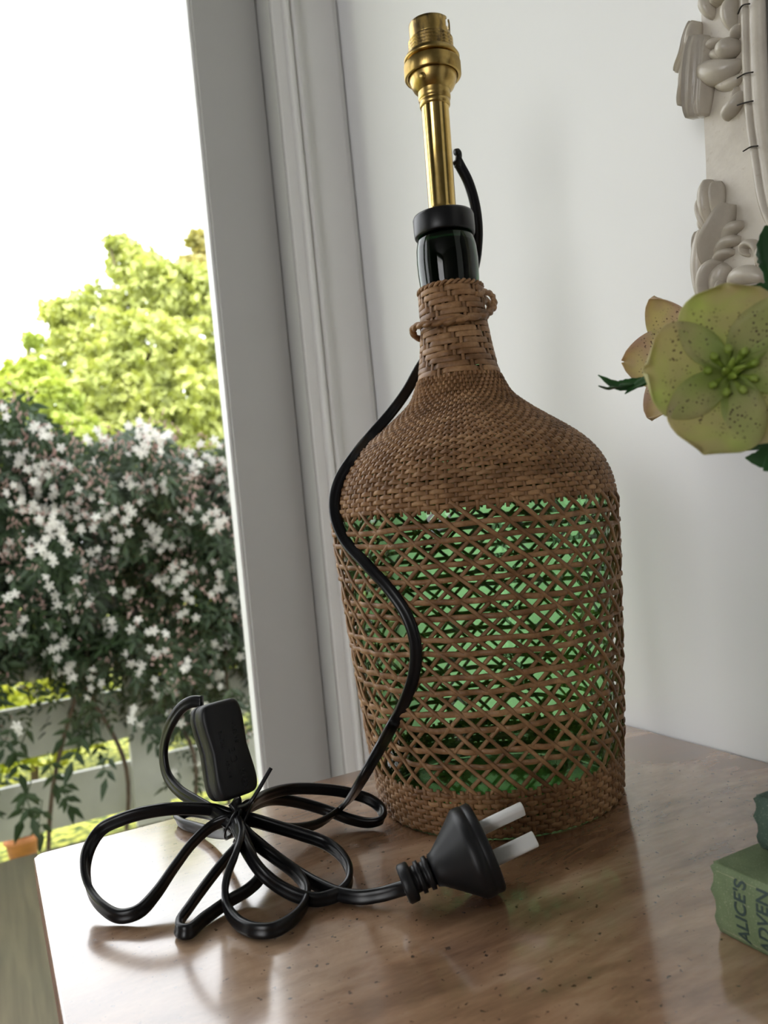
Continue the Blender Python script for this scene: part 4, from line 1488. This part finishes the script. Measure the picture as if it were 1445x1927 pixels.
tree('leafy_tree', 'broad yellow green tree rising behind the jasmine', (1.7, 9.0), [
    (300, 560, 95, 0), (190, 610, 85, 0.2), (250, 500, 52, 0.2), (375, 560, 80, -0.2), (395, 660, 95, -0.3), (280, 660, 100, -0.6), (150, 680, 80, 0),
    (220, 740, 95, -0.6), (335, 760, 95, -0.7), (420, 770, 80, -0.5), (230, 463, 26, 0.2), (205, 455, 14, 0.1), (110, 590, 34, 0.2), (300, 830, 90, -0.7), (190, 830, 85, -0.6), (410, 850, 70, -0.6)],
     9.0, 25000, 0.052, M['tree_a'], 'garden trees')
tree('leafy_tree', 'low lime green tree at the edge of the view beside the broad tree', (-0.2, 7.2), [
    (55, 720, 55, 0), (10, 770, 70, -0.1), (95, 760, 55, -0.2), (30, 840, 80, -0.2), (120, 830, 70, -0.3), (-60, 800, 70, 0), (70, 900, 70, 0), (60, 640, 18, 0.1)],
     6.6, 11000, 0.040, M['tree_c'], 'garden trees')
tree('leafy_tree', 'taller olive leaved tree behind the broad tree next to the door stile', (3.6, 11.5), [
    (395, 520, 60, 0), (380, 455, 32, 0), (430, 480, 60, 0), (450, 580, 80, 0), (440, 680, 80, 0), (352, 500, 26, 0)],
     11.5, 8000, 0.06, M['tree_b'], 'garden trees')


def shrub(label, x, y, r, h, n, mat):
    root = empty('garden_shrub', (x, y, -0.35))
    tag(root, label, 'shrub', 'shrubs behind the fence')
    blobs = [(0, 0, h * 0.45, r), (r * 0.6, 0.1, h * 0.35, r * 0.7), (-r * 0.6, 0.1, h * 0.3, r * 0.75), (0.1, 0, h * 0.75, r * 0.6)]
    P, N = crown_points(blobs, n)
    leaf_cloud('foliage', P, N, 0.03, mat, root)
    link('stem', sweep('stem', [Vector((0, 0, -0.02)), Vector((0.02, 0, h * 0.3)), Vector((0, 0, h * 0.6))], ellipse_prof(0.02, 0.02, 6)), M['bark'], root)


shrub('yellow green shrub seen through the fence gaps behind the terracotta pot', 0.15, 4.7, 0.40, 1.0, 4500, M['shrub'])
shrub('yellow green shrub seen through the fence gaps behind the inline switch', 1.25, 4.9, 0.42, 1.1, 4500, M['shrub'])
shrub('yellow green shrub glimpsed low behind the fence beside the door stile', 2.35, 5.1, 0.42, 1.1, 4000, M['shrub'])

pot = empty('terracotta_pot', (0.05, 3.62, -0.35))
tag(pot, 'terracotta pot standing on the ground behind the fence foot', 'pot')
link('pot_body', lathe_mesh('pot_body', [(0, 0), (0.045, 0), (0.062, 0.11), (0.070, 0.112), (0.070, 0.14), (0.063, 0.14), (0.060, 0.11), (0.058, 0.10), (0, 0.10)], 32), M['terracotta'], pot)
P, N = crown_points([(0, 0, 0.20, 0.08)], 400)
leaf_cloud('plant', P, N, 0.022, M['shrub'], pot)

# jasmine climbing over the fence
JY = 3.05
jas = empty('jasmine_vine', (0.5, FY - 0.06, -0.35))
tag(jas, 'flowering white jasmine vine with pink buds draped over the fence', 'vine')
JO = np.array(jas.location)


def j_density(x, z):
    """1 inside the mass, 0 outside; x, z in world"""
    top = 1.36 + 0.07 * math.sin(x * 5 + 1) + 0.05 * math.sin(x * 13)
    bot = 0.42 + 0.13 * math.sin(x * 6.0 + 0.6) + 0.10 * math.sin(x * 17)
    if z > top or z < bot - 0.25: return 0.0
    if z < bot: return 0.10
    return 1.0


def j_points(n, ymin, ymax, x0=-0.45, x1=1.5, soft=False):
    out = []
    while len(out) < n:
        x, z = random.uniform(x0, x1), random.uniform(0.0, 1.48)
        if random.random() < j_density(x, z):
            bulge = 0.10 * math.sin(x * 9) * math.sin(z * 8 + 1) + 0.05 * math.sin(x * 21 + z * 17)
            y = random.uniform(ymin, ymax) - bulge - 0.06 * (z - 0.6)
            out.append((x, min(y, FY - 0.03) if z < 1.2 else y, z))
    return np.array(out)


# one compound leaf: seven narrow leaflets on a stalk, drooping
def compound_leaf(name, Ln):
    V, F = [], []
    def lf(base, dirv, ln, wd):
        dirv = dirv.normalized()
        sdv = dirv.cross(Vector((0, -1, 0)))
        if sdv.length < 0.1: sdv = Vector((1, 0, 0))
        sdv.normalize()
        b = len(V)
        for t, w_ in ((0, 0.1), (0.35, 1.0), (0.7, 0.62), (1.0, 0.02)):
            c = base + dirv * (ln * t) + Vector((0, 0, -0.12 * ln * t * t))
            for s in (-1, 0, 1):
                V.append(c + sdv * (s * wd * w_) + Vector((0, 0.25 * wd * abs(s) * w_, 0)))
        for i in range(3):
            for j in range(2):
                F.append((b + i * 3 + j, b + i * 3 + j + 1, b + (i + 1) * 3 + j + 1, b + (i + 1) * 3 + j))
    for k, t in enumerate((0.35, 0.72)):
        p = Vector((0, -0.02 * t, -Ln * t))
        for s in (-1, 1):
            lf(p, Vector((s * 0.9, -0.15, -0.62)), Ln * 0.46, Ln * 0.105)
    lf(Vector((0, -0.02, -Ln * 0.95)), Vector((0, -0.1, -1)), Ln * 0.66, Ln * 0.125)
    b = len(V)
    for z in (0, -Ln):
        V.extend([Vector((-0.001, 0, z)), Vector((0.001, 0, z))])
    F.append((b, b + 1, b + 3, b + 2))
    return me(name, V, F, smooth=False)


jl = compound_leaf('leaf', 0.055)
jl.materials.append(M['jleaf'])
# dense inner foliage as one mass
src_v = np.array([v.co[:] for v in jl.vertices])
src_f = [tuple(p.vertices) for p in jl.polygons]
base_pts = j_points(9000, 2.99, FY + 0.10)
VV, FF = [], []
for i, p in enumerate(base_pts):
    e = Matrix.Rotation(random.uniform(-1.3, 1.3), 3, 'Y') @ Matrix.Rotation(random.uniform(-0.7, 0.9), 3, 'X') @ Matrix.Rotation(random.uniform(-1.2, 1.2), 3, 'Z')
    A = np.array(e) * random.uniform(0.9, 1.6)
    q = src_v @ A.T + p - JO
    n0 = i * len(src_v)
    VV.append(q)
    FF += [tuple(k + n0 for k in f) for f in src_f]
VV = np.concatenate(VV)
fo = link('foliage', me('foliage', VV.tolist(), FF, smooth=False), M['jleaf'], jas)
fo['kind'] = 'stuff'
# the nearest leaves one by one
for p in j_points(220, 2.90, 3.02):
    o = link('leaf', jl, None, jas, loc=tuple(p - JO), rot=(random.uniform(-0.4, 0.6), random.uniform(-1.0, 1.0), random.uniform(-0.8, 0.8)))
    s = random.uniform(0.8, 1.35)
    o.scale = (s, s, s)
for px, py in ((30, 1380), (60, 1375), (145, 1360), (155, 1330), (60, 1490), (100, 1500), (120, 1480), (255, 1350), (275, 1340), (265, 1385), (40, 1500), (80, 1530), (205, 1430), (160, 1390), (430, 1300), (480, 1310), (20, 1420), (90, 1440)):
    p = np.array(at_y(px, py - 25, 2.98))
    o = link('leaf', jl, None, jas, loc=tuple(p - JO), rot=(random.uniform(-0.2, 0.4), random.uniform(-0.6, 0.6), random.uniform(-0.4, 0.4)))
    s = random.uniform(1.7, 2.3)
    o.scale = (s, s, s)


def jflower(name, r, np_=5):
    V, F = [], []
    for k in range(np_):
        a = 2 * PI * k / np_
        ca, sa = math.cos(a), math.sin(a)
        b = len(V)
        for rr, ww, yy in ((0.08, 0.10, 0.0), (0.45, 0.24, -0.05), (0.8, 0.25, -0.02), (1.0, 0.05, 0.05)):
            for s in (-1, 1):
                x, z = rr * r, s * ww * r
                V.append((x * ca - z * sa, yy * r, x * sa + z * ca))
        for i in range(3):
            F.append((b + 2 * i, b + 2 * i + 1, b + 2 * i + 3, b + 2 * i + 2))
    # tube behind
    b = len(V)
    for yy, rr in ((0.0, 0.13), (1.1, 0.07)):
        for k in range(5):
            a = 2 * PI * k / 5
            V.append((rr * r * math.cos(a), yy * r, rr * r * math.sin(a)))
    for k in range(5):
        F.append((b + k, b + (k + 1) % 5, b + 5 + (k + 1) % 5, b + 5 + k))
    return me(name, V, F)


fm = [jflower('flower', 0.0165), jflower('flower', 0.0185), jflower('flower', 0.0145)]
for m_ in fm: m_.materials.append(M['petal'])
clus = j_points(165, 2.89, 2.97, -0.12, 1.1)
nfl = 0
rest_V, rest_F = [], []
for c in clus:
    k = random.choice((1, 2, 3, 3, 4, 5))
    if c[2] > 0.95: k += 2
    for _ in range(k):
        p = c + np.array([random.gauss(0, 0.028), random.uniform(-0.03, 0.02), random.gauss(0, 0.028)])
        rot = (random.uniform(-0.9, 0.5), random.uniform(0, 6.28), random.uniform(-0.9, 0.9))
        if nfl < 300:
            link('flower', random.choice(fm), None, jas, loc=tuple(p - JO), rot=rot)
            nfl += 1
        else:
            src = random.choice(fm)
            from mathutils import Euler
            A = np.array(Euler(rot).to_matrix())
            q = np.array([v.co[:] for v in src.vertices]) @ A.T + p - JO
            n0 = len(rest_V)
            rest_V += q.tolist()
            rest_F += [tuple(i + n0 for i in pl.vertices) for pl in src.polygons]
if rest_V:
    o = link('more_flowers', me('more_flowers', rest_V, rest_F), M['petal'], jas)
    o['kind'] = 'stuff'
# pink buds, thickest near the top
bud_V, bud_F = [], []
for c in j_points(560, 2.89, 3.0, -0.12, 1.1):
    if random.random() > 0.12 + 0.88 * max(0.0, (c[2] - 0.45) / 0.85) ** 1.3: continue
    for _ in range(random.randint(4, 9)):
        p = c + np.array([random.gauss(0, 0.022), random.uniform(-0.03, 0.02), random.gauss(0, 0.02)]) - JO
        d = Vector((random.gauss(0, 0.5), -0.5 + random.gauss(0, 0.3), 0.7 + random.gauss(0, 0.4))).normalized()
        u_ = d.orthogonal().normalized()
        v_ = d.cross(u_)
        ln = random.uniform(0.014, 0.026)
        b = len(bud_V)
        pv = Vector(p)
        for t, r in ((0, 0.0010), (0.7, 0.0030), (1.0, 0.0006)):
            for k in range(4):
                a = PI / 2 * k
                bud_V.append(pv + d * (ln * t) + u_ * (r * math.cos(a)) + v_ * (r * math.sin(a)))
        for i in range(2):
            for k in range(4):
                bud_F.append((b + i * 4 + k, b + i * 4 + (k + 1) % 4, b + (i + 1) * 4 + (k + 1) % 4, b + (i + 1) * 4 + k))
o = link('buds', me('buds', bud_V, bud_F), M['bud'], jas)
o['kind'] = 'stuff'
# woody stems
for x0, x1 in ((0.1, 0.5), (0.35, 0.2), (0.75, 0.9), (0.6, 0.35), (1.1, 0.8)):
    P = [Vector((x0, FY - 0.05, -0.36)), Vector((x0 + 0.06, FY - 0.10, 0.1)), Vector(((x0 + x1) / 2, FY - 0.10, 0.5)), Vector((x1, FY - 0.12, 1.1))]
    pts = catmull([p - Vector(JO) for p in P], 8)
    link('woody_stem', sweep('woody_stem', pts, ellipse_prof(0.008, 0.008, 7)), M['bark'], jas)
